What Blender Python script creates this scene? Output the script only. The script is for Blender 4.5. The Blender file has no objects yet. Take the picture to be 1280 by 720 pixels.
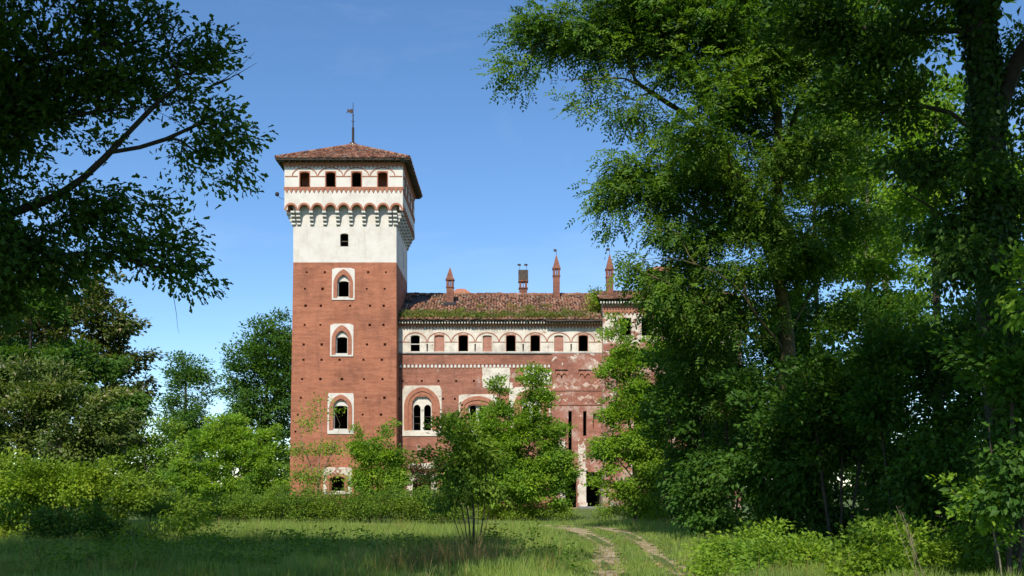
import bpy, math, random
import numpy as np

# ------------------------------------------------------------------ camera, sky, sun, exposure
S = bpy.context.scene
COL = S.collection
F, HY, CZ = 1244.0, 608.0, 1.75          # focal length and eye level of the photograph in pixels, eye height in metres

cam_d = bpy.data.cameras.new('camera')
cam_d.sensor_width = 36.0
cam_d.lens = F / 1280 * 36
cam_d.shift_y = (HY - 360) / 1280        # level camera with a rising front: verticals stay vertical
cam_d.clip_start, cam_d.clip_end = 0.1, 6000
cam = bpy.data.objects.new('camera', cam_d)
cam.location = (0, 0, CZ)
cam.rotation_euler = (math.radians(90), 0, 0)
COL.objects.link(cam)
S.camera = cam

SUN_EL, SUN_AZ = math.radians(46), math.radians(13)      # azimuth: behind the camera, this far to its left
world = bpy.data.worlds.new('World')
S.world = world
world.use_nodes = True
wn, wl = world.node_tree.nodes, world.node_tree.links
wn.clear()
sky = wn.new('ShaderNodeTexSky')
sky.sky_type = 'NISHITA'
sky.sun_disc = False
sky.sun_elevation = SUN_EL
sky.sun_rotation = math.pi + SUN_AZ
sky.altitude = 200
sky.air_density, sky.dust_density, sky.ozone_density = 0.92, 0.0, 4.0
bg = wn.new('ShaderNodeBackground')
bg.inputs['Strength'].default_value = 0.15
wo = wn.new('ShaderNodeOutputWorld')
hs = wn.new('ShaderNodeHueSaturation')
hs.inputs['Saturation'].default_value = 1.12
hs.inputs['Hue'].default_value = 0.5
wl.new(sky.outputs[0], hs.inputs['Color'])
tc = wn.new('ShaderNodeTexCoord')                       # a breath of thin cirrus over the whole sky
mp = wn.new('ShaderNodeMapping')
mp.inputs['Scale'].default_value = (1.0, 1.0, 2.6)
mp.inputs['Rotation'].default_value = (0.1, 0.5, 0.3)
wl.new(tc.outputs['Generated'], mp.inputs['Vector'])
nz = wn.new('ShaderNodeTexNoise')
nz.inputs['Scale'].default_value = 3.2
nz.inputs['Detail'].default_value = 7
nz.inputs['Roughness'].default_value = 0.62
nz.inputs['Distortion'].default_value = 0.5
wl.new(mp.outputs[0], nz.inputs['Vector'])
cr = wn.new('ShaderNodeMapRange')
cr.inputs['From Min'].default_value, cr.inputs['From Max'].default_value = 0.50, 0.80
cr.inputs['To Max'].default_value = 0.16
wl.new(nz.outputs['Fac'], cr.inputs['Value'])
cm = wn.new('ShaderNodeMix')
cm.data_type = 'RGBA'
wl.new(cr.outputs[0], cm.inputs[0])
wl.new(hs.outputs[0], cm.inputs[6])
cm.inputs[7].default_value = (5.2, 5.8, 6.6, 1)
wl.new(cm.outputs[2], bg.inputs['Color'])
wl.new(bg.outputs[0], wo.inputs['Surface'])

sun_d = bpy.data.lights.new('sun', 'SUN')
sun_d.energy = 4.7
sun_d.angle = math.radians(0.53)
sun_d.color = (1.0, 0.94, 0.84)
sun = bpy.data.objects.new('sun', sun_d)
sun.rotation_euler = (math.pi / 2 - SUN_EL, 0, -SUN_AZ)
COL.objects.link(sun)

S.view_settings.view_transform = 'Standard'
S.view_settings.look = 'None'
S.view_settings.exposure = 0.22
S.view_settings.gamma = 1.0
S.view_settings.use_curve_mapping = False
S.cycles.use_denoising = True
S.cycles.max_bounces = 6
S.cycles.diffuse_bounces = 3
S.cycles.glossy_bounces = 2
S.cycles.transmission_bounces = 4
S.cycles.caustics_reflective = False
S.cycles.caustics_refractive = False

RNG = np.random.default_rng(11)


def P(u, v, y):
    """photo pixel + distance -> world point"""
    return np.array([(u - 640) / F * y, y, CZ - (v - HY) / F * y])


def PX(u, y): return (u - 640) / F * y
def PZ(v, y): return CZ - (v - HY) / F * y


# ------------------------------------------------------------------ helpers: tagging, objects
def tag(o, label=None, cat=None, group=None, kind=None):
    if label: o['label'] = label
    if cat: o['category'] = cat
    if group: o['group'] = group
    if kind: o['kind'] = kind
    return o


def empty(name, loc=(0, 0, 0), label=None, cat=None, group=None):
    o = bpy.data.objects.new(name, None)
    o.location = [float(c) for c in loc]
    o.empty_display_size = 0.3
    COL.objects.link(o)
    return tag(o, label, cat, group)


def link(name, me, mat, parent=None):
    o = bpy.data.objects.new(name, me)
    if mat is not None and not me.materials:
        for m in (mat if isinstance(mat, (list, tuple)) else [mat]):
            me.materials.append(m)
    COL.objects.link(o)
    if parent is not None:
        o.parent = parent
        r = parent
        off = np.zeros(3)
        while r is not None:                       # parents are only ever translated
            off += np.array(r.location)
            r = r.parent
        o.location = [float(-c) for c in off]      # mesh data are in world metres
    return o


class MB:
    def __init__(s): s.v, s.f, s.m = [], [], []

    def face(s, pts, m=0):
        i = len(s.v)
        s.v += [tuple(float(c) for c in p) for p in pts]
        s.f.append(tuple(range(i, i + len(pts))))
        s.m.append(m)

    def box(s, x0, x1, y0, y1, z0, z1, m=0):
        a = [(x0, y0, z0), (x1, y0, z0), (x1, y1, z0), (x0, y1, z0), (x0, y0, z1), (x1, y0, z1), (x1, y1, z1), (x0, y1, z1)]
        for q in ((0, 1, 5, 4), (1, 2, 6, 5), (2, 3, 7, 6), (3, 0, 4, 7), (4, 5, 6, 7), (3, 2, 1, 0)):
            s.face([a[k] for k in q], m)

    def prism(s, poly, ext, m=0):
        """poly: 3-D points of one cap, ext: extrusion vector"""
        p = [np.array(q, float) for q in poly]
        e = np.array(ext, float)
        s.face(p, m)
        s.face([q + e for q in reversed(p)], m)
        for i in range(len(p)):
            j = (i + 1) % len(p)
            s.face([p[j], p[i], p[i] + e, p[j] + e], m)

    def build(s, name, mat, parent=None, smooth=False):
        me = bpy.data.meshes.new(name)
        me.from_pydata(s.v, [], s.f)
        mats = mat if isinstance(mat, (list, tuple)) else [mat]
        for m in mats: me.materials.append(m)
        if len(mats) > 1:
            me.polygons.foreach_set('material_index', s.m)
        me.update()
        return link(name, me, None, parent)


def rot_side(k, cx, cy):
    """maps (a along the wall, d outwards, z) of side k of a square block round (cx, cy) to world; k=0 faces the camera"""
    ux = [(1, 0), (0, 1), (-1, 0), (0, -1)][k]
    nn = [(0, -1), (1, 0), (0, 1), (-1, 0)][k]
    return lambda a, d, z: (cx + ux[0] * a + nn[0] * d, cy + ux[1] * a + nn[1] * d, z)


def wall(mb, T, a0, a1, z0, z1, d, holes, depth=0.35, m=0, mr=None):
    """a wall face at distance d with rectangular holes (a0,a1,z0,z1) and their reveals"""
    A = sorted({a0, a1, *[h[i] for h in holes for i in (0, 1) if a0 < h[i] < a1]})
    Z = sorted({z0, z1, *[h[i] for h in holes for i in (2, 3) if z0 < h[i] < z1]})
    for i in range(len(A) - 1):
        ca = (A[i] + A[i + 1]) / 2
        run = None
        for j in range(len(Z)):
            solid = j < len(Z) - 1 and not any(h[0] < ca < h[1] and h[2] < (Z[j] + Z[j + 1]) / 2 < h[3] for h in holes)
            if solid and run is None: run = Z[j]
            if not solid and run is not None:
                mb.face([T(A[i], d, run), T(A[i + 1], d, run), T(A[i + 1], d, Z[j]), T(A[i], d, Z[j])], m)
                run = None
    mr = m if mr is None else mr
    for h in holes:
        q = [(h[0], h[2]), (h[1], h[2]), (h[1], h[3]), (h[0], h[3])]
        dp = h[4] if len(h) > 4 else depth
        for i in range(4):
            (p, r), (s_, t) = q[i], q[(i + 1) % 4]
            mb.face([T(p, d, r), T(p, d - dp, r), T(s_, d - dp, t), T(s_, d, t)], mr)
        if len(h) > 4:                              # blind hole: closed at the back
            mb.face([T(a, d - dp, z) for a, z in q], mr)


def arch_prof(cx, hw, zs, zsp, rise, n=16, point=0.0):
    """open outline sill-left, up, round the arch, down to sill-right; point>0 gives a pointed head"""
    pts = [(cx - hw, zs), (cx - hw, (zs + zsp) / 2)]
    for i in range(n + 1):
        t = math.pi * i / n
        x = -math.cos(t)
        z = math.sin(t) ** (1.0) if point == 0 else math.sin(t) * (1 - point) + point * (1 - abs(x))
        pts.append((cx + hw * x, zsp + rise * z))
    return pts + [(cx + hw, (zs + zsp) / 2), (cx + hw, zs)]


def rect_prof(x0, x1, z0, z1, like):
    """same number of points as the arch outline, pushed out to the rectangle"""
    cx = (x0 + x1) / 2
    n = len(like)
    zsp = like[1][1] * 2 - like[0][1]
    out = []
    for i, (x, z) in enumerate(like):
        if i < 2: out.append((x0, z if i else z0))
        elif i >= n - 2: out.append((x1, z if i < n - 1 else z0))
        else:
            t = math.pi * (i - 2) / (n - 5)
            dx, dz = -math.cos(t), math.sin(t)
            hw, hz = (x1 - x0) / 2, z1 - zsp
            k = min(hw / abs(dx) if abs(dx) > 1e-6 else 1e9, hz / dz if dz > 1e-6 else 1e9)
            out.append((cx + dx * k, zsp + dz * k))
    return out


def strip(mb, T, A, B, d0, d1, m=0, close=True):
    """a band between two outlines, front at d0, back at d1"""
    for i in range(len(A) - 1):
        mb.face([T(A[i][0], d0, A[i][1]), T(A[i + 1][0], d0, A[i + 1][1]), T(B[i + 1][0], d0, B[i + 1][1]), T(B[i][0], d0, B[i][1])], m)
        if close:
            for Q in (A, B):
                mb.face([T(Q[i][0], d0, Q[i][1]), T(Q[i][0], d1, Q[i][1]), T(Q[i + 1][0], d1, Q[i + 1][1]), T(Q[i + 1][0], d0, Q[i + 1][1])], m)
    if close:
        for i in (0, -1):
            mb.face([T(A[i][0], d0, A[i][1]), T(B[i][0], d0, B[i][1]), T(B[i][0], d1, B[i][1]), T(A[i][0], d1, A[i][1])], m)


def lathe(mb, cx, cy, prof, n=10, m=0, sq=False):
    ang = [2 * math.pi * (k + (0.5 if sq else 0)) / n for k in range(n)]
    for (r0, z0), (r1, z1) in zip(prof[:-1], prof[1:]):
        for k in range(n):
            a, b = ang[k], ang[(k + 1) % n]
            mb.face([(cx + r0 * math.cos(a), cy + r0 * math.sin(a), z0), (cx + r0 * math.cos(b), cy + r0 * math.sin(b), z0),
                     (cx + r1 * math.cos(b), cy + r1 * math.sin(b), z1), (cx + r1 * math.cos(a), cy + r1 * math.sin(a), z1)], m)


# ------------------------------------------------------------------ materials
def new_mat(name):
    m = bpy.data.materials.new(name)
    m.use_nodes = True
    n, l = m.node_tree.nodes, m.node_tree.links
    b = n['Principled BSDF']
    b.inputs['Roughness'].default_value = 0.85
    b.inputs['Specular IOR Level'].default_value = 0.25
    return m, n, l, b


def noise(n, l, vec, scale, detail=4, rough=0.6):
    t = n.new('ShaderNodeTexNoise')
    t.inputs['Scale'].default_value = scale
    t.inputs['Detail'].default_value = detail
    t.inputs['Roughness'].default_value = rough
    if vec is not None: l.new(vec, t.inputs['Vector'])
    return t.outputs['Fac']


def ramp(n, l, fac, stops):
    r = n.new('ShaderNodeValToRGB')
    e = r.color_ramp.elements
    while len(e) < len(stops): e.new(0.5)
    for k, (p, c) in enumerate(stops):
        e[k].position = p
        e[k].color = (*c, 1) if len(c) == 3 else c
    l.new(fac, r.inputs['Fac'])
    return r.outputs['Color']


def mixc(n, l, fac, a, b, mode='MIX'):
    x = n.new('ShaderNodeMix')
    x.data_type = 'RGBA'
    x.blend_type = mode
    for inp, val in ((x.inputs[0], fac), (x.inputs[6], a), (x.inputs[7], b)):
        if hasattr(val, 'is_linked'): l.new(val, inp)
        elif isinstance(val, (int, float)): inp.default_value = val
        else: inp.default_value = (*val, 1)
    return x.outputs[2]


def wallcoord(n, l, sx=1.0, sz=1.0):
    g = n.new('ShaderNodeNewGeometry')
    sp = n.new('ShaderNodeSeparateXYZ')
    l.new(g.outputs['Position'], sp.inputs[0])
    ad = n.new('ShaderNodeMath'); ad.operation = 'ADD'
    l.new(sp.outputs[0], ad.inputs[0]); l.new(sp.outputs[1], ad.inputs[1])
    c = n.new('ShaderNodeCombineXYZ')
    for src, sc, i in ((ad.outputs[0], sx, 0), (sp.outputs[2], sz, 1)):
        k = n.new('ShaderNodeMath'); k.operation = 'MULTIPLY'
        l.new(src, k.inputs[0]); k.inputs[1].default_value = sc
        l.new(k.outputs[0], c.inputs[i])
    return c.outputs[0], g.outputs['Position']


def bump(n, l, b, h, strength=0.3, dist=0.02):
    x = n.new('ShaderNodeBump')
    x.inputs['Strength'].default_value = strength
    x.inputs['Distance'].default_value = dist
    l.new(h, x.inputs['Height'])
    l.new(x.outputs[0], b.inputs['Normal'])


def brick_mat(name, c1, c2, mortar, patch=0.0, pale=0.0):
    m, n, l, b = new_mat(name)
    v, pos = wallcoord(n, l)
    t = n.new('ShaderNodeTexBrick')
    l.new(v, t.inputs['Vector'])
    t.inputs['Scale'].default_value = 1.0
    t.inputs['Brick Width'].default_value = 0.30
    t.inputs['Row Height'].default_value = 0.09
    t.inputs['Mortar Size'].default_value = 0.008
    t.inputs['Color1'].default_value = (*c1, 1)
    t.inputs['Color2'].default_value = (*c2, 1)
    t.inputs['Mortar'].default_value = (*mortar, 1)
    t.inputs['Bias'].default_value = -0.1
    v2, _ = wallcoord(n, l, 0.35, 2.4)               # courses of darker and paler brick
    course = ramp(n, l, noise(n, l, v2, 1.4, 5, 0.7), [(0.3, (0.70, 0.66, 0.64)), (0.5, (1, 1, 1)), (0.72, (1.26, 1.3, 1.34))])
    col = mixc(n, l, 0.85, t.outputs['Color'], course, 'MULTIPLY')
    blot = ramp(n, l, noise(n, l, pos, 0.45, 6, 0.65), [(0.30, (0.60, 0.60, 0.62)), (0.50, (1, 1, 1)), (0.75, (1.18, 1.14, 1.1))])
    col = mixc(n, l, 0.8, col, blot, 'MULTIPLY')
    v3, _ = wallcoord(n, l, 2.2, 0.22)               # rain streaks
    stre = ramp(n, l, noise(n, l, v3, 1.0, 5, 0.7), [(0.30, (0.55, 0.55, 0.57)), (0.48, (1, 1, 1))])
    col = mixc(n, l, 0.6, col, stre, 'MULTIPLY')
    if pale > 0:                                     # lime bloom left by lost plaster
        f = ramp(n, l, noise(n, l, pos, 0.8, 7, 0.7), [(0.62 - pale, (0, 0, 0)), (0.72 - pale, (1, 1, 1))])
        col = mixc(n, l, f, col, (0.45, 0.30, 0.24))
    if patch > 0:
        f = ramp(n, l, noise(n, l, pos, 1.3, 7, 0.68), [(0.66 - patch, (0, 0, 0)), (0.68 - patch, (1, 1, 1))])
        col = mixc(n, l, f, col, (0.66, 0.58, 0.48))
    l.new(col, b.inputs['Base Color'])
    bump(n, l, b, t.outputs['Fac'], 0.35, -0.012)
    return m


def plaster_mat(name, base, dirt, wear=0.5, loss=0.0):
    m, n, l, b = new_mat(name)
    v3, pos = wallcoord(n, l, 2.6, 0.3)
    col = ramp(n, l, noise(n, l, pos, 0.9, 7, 0.7), [(0.36 - 0.1 * (1 - wear), dirt), (0.55, base), (0.8, tuple(min(0.86, c * 1.06) for c in base))])
    st = ramp(n, l, noise(n, l, v3, 1.2, 6, 0.7), [(0.26, (0.62, 0.60, 0.56)), (0.44, (1, 1, 1))])
    col = mixc(n, l, wear, col, st, 'MULTIPLY')
    if loss > 0:
        f = ramp(n, l, noise(n, l, pos, 1.7, 7, 0.72), [(0.70 - loss, (0, 0, 0)), (0.73 - loss, (1, 1, 1))])
        col = mixc(n, l, f, col, (0.30, 0.125, 0.08))
    l.new(col, b.inputs['Base Color'])
    bump(n, l, b, noise(n, l, pos, 14, 4), 0.25, 0.01)
    return m


def plain_mat(name, c1, c2, scale=3.0, rough=0.85, metal=0.0):
    m, n, l, b = new_mat(name)
    g = n.new('ShaderNodeNewGeometry')
    f = noise(n, l, g.outputs['Position'], scale, 6, 0.65)
    l.new(ramp(n, l, f, [(0.32, c1), (0.68, c2)]), b.inputs['Base Color'])
    b.inputs['Roughness'].default_value = rough
    b.inputs['Metallic'].default_value = metal
    bump(n, l, b, f, 0.3, 0.02)
    return m


def tile_mat(name, moss=0.0):
    m, n, l, b = new_mat(name)
    g = n.new('ShaderNodeNewGeometry')
    col = ramp(n, l, g.outputs['Random Per Island'], [(0.0, (0.10, 0.055, 0.042)), (0.3, (0.23, 0.10, 0.06)), (0.65, (0.33, 0.15, 0.088)), (0.92, (0.37, 0.21, 0.14)), (1.0, (0.33, 0.27, 0.21))])
    f = noise(n, l, g.outputs['Position'], 0.7, 6, 0.7)
    col = mixc(n, l, 0.7, col, ramp(n, l, f, [(0.34, (0.5, 0.5, 0.47)), (0.55, (1, 1, 1))]), 'MULTIPLY')
    if moss:
        f2 = ramp(n, l, noise(n, l, g.outputs['Position'], 1.1, 7, 0.72), [(0.5, (0, 0, 0)), (0.66, (moss, moss, moss))])
        col = mixc(n, l, f2, col, (0.10, 0.10, 0.045))
    l.new(col, b.inputs['Base Color'])
    return m


def leaf_mat(name, c_dark, c_light, trans=0.32, rough=0.5, c_odd=None):
    m, n, l, b = new_mat(name)
    a = n.new('ShaderNodeAttribute')
    a.attribute_name = 'lv'
    c_dark, c_light = [tuple(min(.5, a * k) for a, k in zip(c, (1.45, 1.56, 1.0))) for c in (c_dark, c_light)]
    trans = trans + .08
    stops = [(0.0, c_dark), (0.85, c_light)]
    if c_odd: stops += [(0.965, c_light), (0.99, c_odd)]
    col = ramp(n, l, a.outputs['Fac'], stops)
    gg = n.new('ShaderNodeNewGeometry')
    col = mixc(n, l, 0.75, col, ramp(n, l, noise(n, l, gg.outputs['Position'], 0.9, 5, 0.7), [(0.30, (0.74, 0.92, 1.15)), (0.5, (1, 1, 1)), (0.70, (1.28, 1.06, 0.75))]), 'MULTIPLY')
    l.new(col, b.inputs['Base Color'])
    b.inputs['Roughness'].default_value = rough
    b.inputs['Specular IOR Level'].default_value = 0.18
    t = n.new('ShaderNodeBsdfTranslucent')
    l.new(mixc(n, l, 1.0, col, (1.45, 1.5, 0.45), 'MULTIPLY'), t.inputs['Color'])
    x = n.new('ShaderNodeMixShader')
    x.inputs[0].default_value = trans
    l.new(b.outputs[0], x.inputs[1])
    l.new(t.outputs[0], x.inputs[2])
    l.new(x.outputs[0], n['Material Output'].inputs['Surface'])
    return m


M = {}
M['brick'] = brick_mat('tower_brick', (0.41, 0.142, 0.072), (0.32, 0.104, 0.055), (0.36, 0.20, 0.13))
M['brick_wing'] = brick_mat('wing_brick', (0.34, 0.125, 0.072), (0.25, 0.085, 0.052), (0.38, 0.23, 0.17), pale=0.05)
M['brick_bay'] = brick_mat('bay_brick', (0.33, 0.12, 0.075), (0.27, 0.09, 0.06), (0.38, 0.23, 0.17), patch=0.06, pale=0.13)
M['terracotta'] = plain_mat('terracotta_moulding', (0.30, 0.11, 0.065), (0.43, 0.19, 0.115), 4.0)
M['sooty'] = brick_mat('sooty_brick', (0.27, 0.10, 0.058), (0.16, 0.062, 0.042), (0.24, 0.15, 0.11))
M['sooty_terracotta'] = plain_mat('sooty_terracotta', (0.15, 0.062, 0.042), (0.30, 0.125, 0.08), 3.0)
M['infill'] = brick_mat('infill_brick', (0.42, 0.19, 0.13), (0.36, 0.15, 0.10), (0.42, 0.26, 0.2))
M['plaster'] = plaster_mat('tower_plaster', (0.67, 0.62, 0.545), (0.55, 0.49, 0.41), 0.5)
M['plaster_wing'] = plaster_mat('wing_plaster', (0.70, 0.63, 0.52), (0.46, 0.38, 0.30), 0.9, loss=0.07)
M['bay_plaster'] = plaster_mat('lime_wash', (0.58, 0.42, 0.33), (0.42, 0.25, 0.18), 0.8, loss=0.22)
M['plaster_old'] = plaster_mat('peeling_plaster', (0.66, 0.57, 0.47), (0.45, 0.35, 0.27), 0.85, loss=0.17)
M['stone'] = plain_mat('pale_stone', (0.50, 0.47, 0.41), (0.72, 0.68, 0.60), 2.5)
M['grey_stone'] = plain_mat('grey_stone', (0.13, 0.13, 0.125), (0.27, 0.265, 0.25), 3.0)
M['dark'] = plain_mat('painted_interior_shade', (0.018, 0.015, 0.013), (0.03, 0.026, 0.022), 2.0)  # near-black colour standing in for the shade of unlit rooms
M['wood'] = plain_mat('weathered_wood', (0.05, 0.04, 0.032), (0.12, 0.095, 0.075), 5.0)
M['tile'] = tile_mat('clay_tiles')
M['tile_moss'] = tile_mat('mossy_clay_tiles', 0.7)
M['iron'] = plain_mat('rusted_iron', (0.035, 0.03, 0.028), (0.08, 0.055, 0.045), 8.0, 0.6, 0.5)
M['lead'] = plain_mat('lead_flashing', (0.022, 0.024, 0.027), (0.045, 0.048, 0.052), 6.0, 0.6)
M['bark'] = plain_mat('dark_bark', (0.035, 0.028, 0.02), (0.085, 0.068, 0.048), 7.0)
M['bark_oak'] = plain_mat('oak_bark', (0.022, 0.018, 0.014), (0.055, 0.045, 0.034), 7.0)
M['bark_ash'] = plain_mat('lichen_bark', (0.035, 0.032, 0.02), (0.15, 0.125, 0.045), 1.6)
M['bark_pale'] = plain_mat('pale_bark', (0.14, 0.12, 0.085), (0.28, 0.24, 0.17), 5.0)
M['straw'] = plain_mat('dry_stalks', (0.16, 0.125, 0.075), (0.30, 0.245, 0.15), 5.0)

LM = {}
LM['oak'] = leaf_mat('oak_leaves', (0.022, 0.048, 0.014), (0.060, 0.110, 0.024), 0.28)
LM['ash'] = leaf_mat('ash_leaves', (0.027, 0.066, 0.015), (0.115, 0.180, 0.031), 0.36, c_odd=(0.17, 0.16, 0.04))
LM['deep'] = leaf_mat('deep_green_leaves', (0.02, 0.052, 0.014), (0.07, 0.132, 0.028), 0.30)
LM['olive'] = leaf_mat('olive_leaves', (0.028, 0.042, 0.014), (0.095, 0.11, 0.036), 0.26, c_odd=(0.26, 0.22, 0.13))
LM['elder'] = leaf_mat('elder_leaves', (0.04, 0.066, 0.022), (0.12, 0.15, 0.05), 0.26, c_odd=(0.40, 0.38, 0.26))
LM['sunny'] = leaf_mat('spring_leaves', (0.06, 0.12, 0.022), (0.185, 0.262, 0.036), 0.38)
LM['yellow'] = leaf_mat('yellow_green_leaves', (0.075, 0.12, 0.022), (0.215, 0.275, 0.045), 0.36)
LM['hedge'] = leaf_mat('hedge_leaves', (0.052, 0.098, 0.02), (0.155, 0.215, 0.036), 0.32)
LM['purple'] = leaf_mat('purple_leaves', (0.040, 0.022, 0.018), (0.115, 0.070, 0.042), 0.25)
LM['ivy'] = leaf_mat('ivy_leaves', (0.014, 0.032, 0.010), (0.040, 0.080, 0.020), 0.2, 0.38)
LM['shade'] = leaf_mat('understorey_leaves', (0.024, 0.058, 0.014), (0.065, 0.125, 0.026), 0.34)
LM['bramble'] = leaf_mat('bramble_leaves', (0.055, 0.105, 0.018), (0.17, 0.24, 0.034), 0.34)
LM['grass'] = leaf_mat('grass_blades', (0.1, 0.14, 0.04), (0.235, 0.28, 0.105), 0.30, c_odd=(0.36, 0.31, 0.15))
LM['drygrass'] = leaf_mat('dry_grass_blades', (0.10, 0.075, 0.035), (0.33, 0.20, 0.13), 0.2)
LM['roofweed'] = leaf_mat('roof_weed_leaves', (0.075, 0.095, 0.028), (0.19, 0.20, 0.07), 0.3, c_odd=(0.30, 0.24, 0.11))
LM['far'] = leaf_mat('far_leaves', (0.030, 0.062, 0.022), (0.070, 0.115, 0.040), 0.25)

# ------------------------------------------------------------------ foliage machinery
SHAPES = {
    'rhomb': (np.array([(0, 0, 0), (0.48, 0.5, 0.10), (1, 0, -0.12), (0.48, -0.5, 0.10)]), [(0, 2, 1), (0, 3, 2)]),
    'leaf': (np.array([(0, 0, 0), (0.22, 0.36, 0.06), (0.62, 0.46, 0.05), (1, 0, -0.16), (0.62, -0.46, 0.05), (0.22, -0.36, 0.06)]),
             [(0, 3, 2), (0, 2, 1), (0, 4, 3), (0, 5, 4)]),
    'oak': (np.array([(0, 0, 0), (0.30, 0.26, 0.05), (0.44, 0.18, 0.02), (0.68, 0.50, 0.06), (1, 0.06, -0.14), (0.68, -0.48, 0.06), (0.46, -0.17, 0.02), (0.28, -0.27, 0.05)]),
            [(0, 2, 1), (0, 4, 2), (2, 4, 3), (0, 6, 4), (6, 5, 4), (0, 7, 6)]),
    'spear': (np.array([(0, 0.5, 0), (0, -0.5, 0), (1, 0, 0.1)]), [(0, 1, 2)]),
    'blade': (np.array([(0, 0.5, 0), (0, -0.5, 0), (0.6, 0.35, 0.05), (0.6, -0.35, 0.05), (1, 0, 0.22)]), [(0, 1, 3), (0, 3, 2), (2, 3, 4)]),
}


def unit(a):
    return a / np.maximum(np.linalg.norm(a, axis=-1, keepdims=True), 1e-9)


def leaf_mesh(name, pos, dr, nr, L, W, lv, shape, mat, parent=None):
    T, faces = SHAPES[shape]
    n, k = len(pos), len(T)
    dr = unit(dr)
    sd = unit(np.cross(nr, dr))
    nr = np.cross(dr, sd)
    V = (pos[:, None] + dr[:, None] * (T[None, :, 0:1] * L[:, None, None]) + sd[:, None] * (T[None, :, 1:2] * W[:, None, None])
         + nr[:, None] * (T[None, :, 2:3] * L[:, None, None])).reshape(-1, 3)
    fa = np.array(faces)
    I = (np.arange(n)[:, None, None] * k + fa[None]).reshape(-1)
    nf = n * len(fa)
    me = bpy.data.meshes.new(name)
    me.vertices.add(n * k)
    me.vertices.foreach_set('co', V.astype(np.float32).ravel())
    me.loops.add(nf * 3)
    me.loops.foreach_set('vertex_index', I.astype(np.int32))
    me.polygons.add(nf)
    me.polygons.foreach_set('loop_start', np.arange(0, nf * 3, 3, dtype=np.int32))
    at = me.attributes.new('lv', 'FLOAT', 'FACE')
    at.data.foreach_set('value', np.repeat(np.clip(lv, 0, 1), len(fa)).astype(np.float32))
    me.update()
    return link(name, me, mat, parent)


def wobble(p, sc, seed):
    """cheap smooth 3-D noise in about -1..1"""
    r = np.random.default_rng(seed)
    s = np.zeros(len(p))
    for _ in range(7):
        d = r.normal(size=3)
        d *= r.uniform(0.6, 1.8) / np.linalg.norm(d)
        s += np.sin(p @ d / sc * 2.2 + r.uniform(0, 6.28))
    return s / 3.2


def fill(blobs, sp, seed, hollow=0.45, cull=-0.35, nsc=1.0):
    """points spread through the ellipsoids, thicker near their skins, with gaps"""
    r = np.random.default_rng(seed)
    out = []
    for c, R in blobs:
        n = max(3, int(4.19 * R[0] * R[1] * R[2] / sp ** 3))
        d = unit(r.normal(size=(n, 3)))
        q = c + d * (r.uniform(0, 1, n) ** hollow)[:, None] * R * np.where(r.uniform(size=n) < 0.10, r.uniform(1.08, 1.38, n), r.uniform(0.84, 1.08, n))[:, None]
        out.append(q)
    q = np.vstack(out)
    q = q[q[:, 2] > 0.12]
    keep = wobble(q, nsc, seed + 5) > cull
    return q[keep] if keep.sum() > 3 else q


def tube(V, Fc, pts, rad, sides):
    n = len(pts)
    t = np.gradient(pts, axis=0)
    t = unit(t)
    ref = np.where(np.abs(t[:, 2:3]) > 0.9, np.array([[1.0, 0, 0]]), np.array([[0, 0, 1.0]]))
    a = unit(np.cross(t, ref))
    b = np.cross(t, a)
    for i in range(1, n):                      # keep the rings from twisting
        if np.dot(a[i], a[i - 1]) < 0: a[i], b[i] = -a[i], -b[i]
    base = sum(len(x) for x in V)
    ang = np.arange(sides) / sides * 2 * np.pi
    ring = pts[:, None] + (a[:, None] * np.cos(ang)[None, :, None] + b[:, None] * np.sin(ang)[None, :, None]) * rad[:, None, None]
    V.append(ring.reshape(-1, 3))
    for i in range(n - 1):
        for k in range(sides):
            k2 = (k + 1) % sides
            Fc.append((base + i * sides + k, base + i * sides + k2, base + (i + 1) * sides + k2, base + (i + 1) * sides + k))


def smooth_line(pts, step, r, wig):
    pts = [np.array(p, float) for p in pts]
    out = [pts[0]]
    for a, b in zip(pts[:-1], pts[1:]):
        n = max(1, int(np.linalg.norm(b - a) / step))
        for i in range(1, n + 1):
            out.append(a + (b - a) * i / n + (r.normal(size=3) * wig if i < n else 0))
    o = np.array(out)
    if len(o) > 4:
        o[1:-1] = (o[:-2] + 2 * o[1:-1] + o[2:]) / 4
    return o


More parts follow.
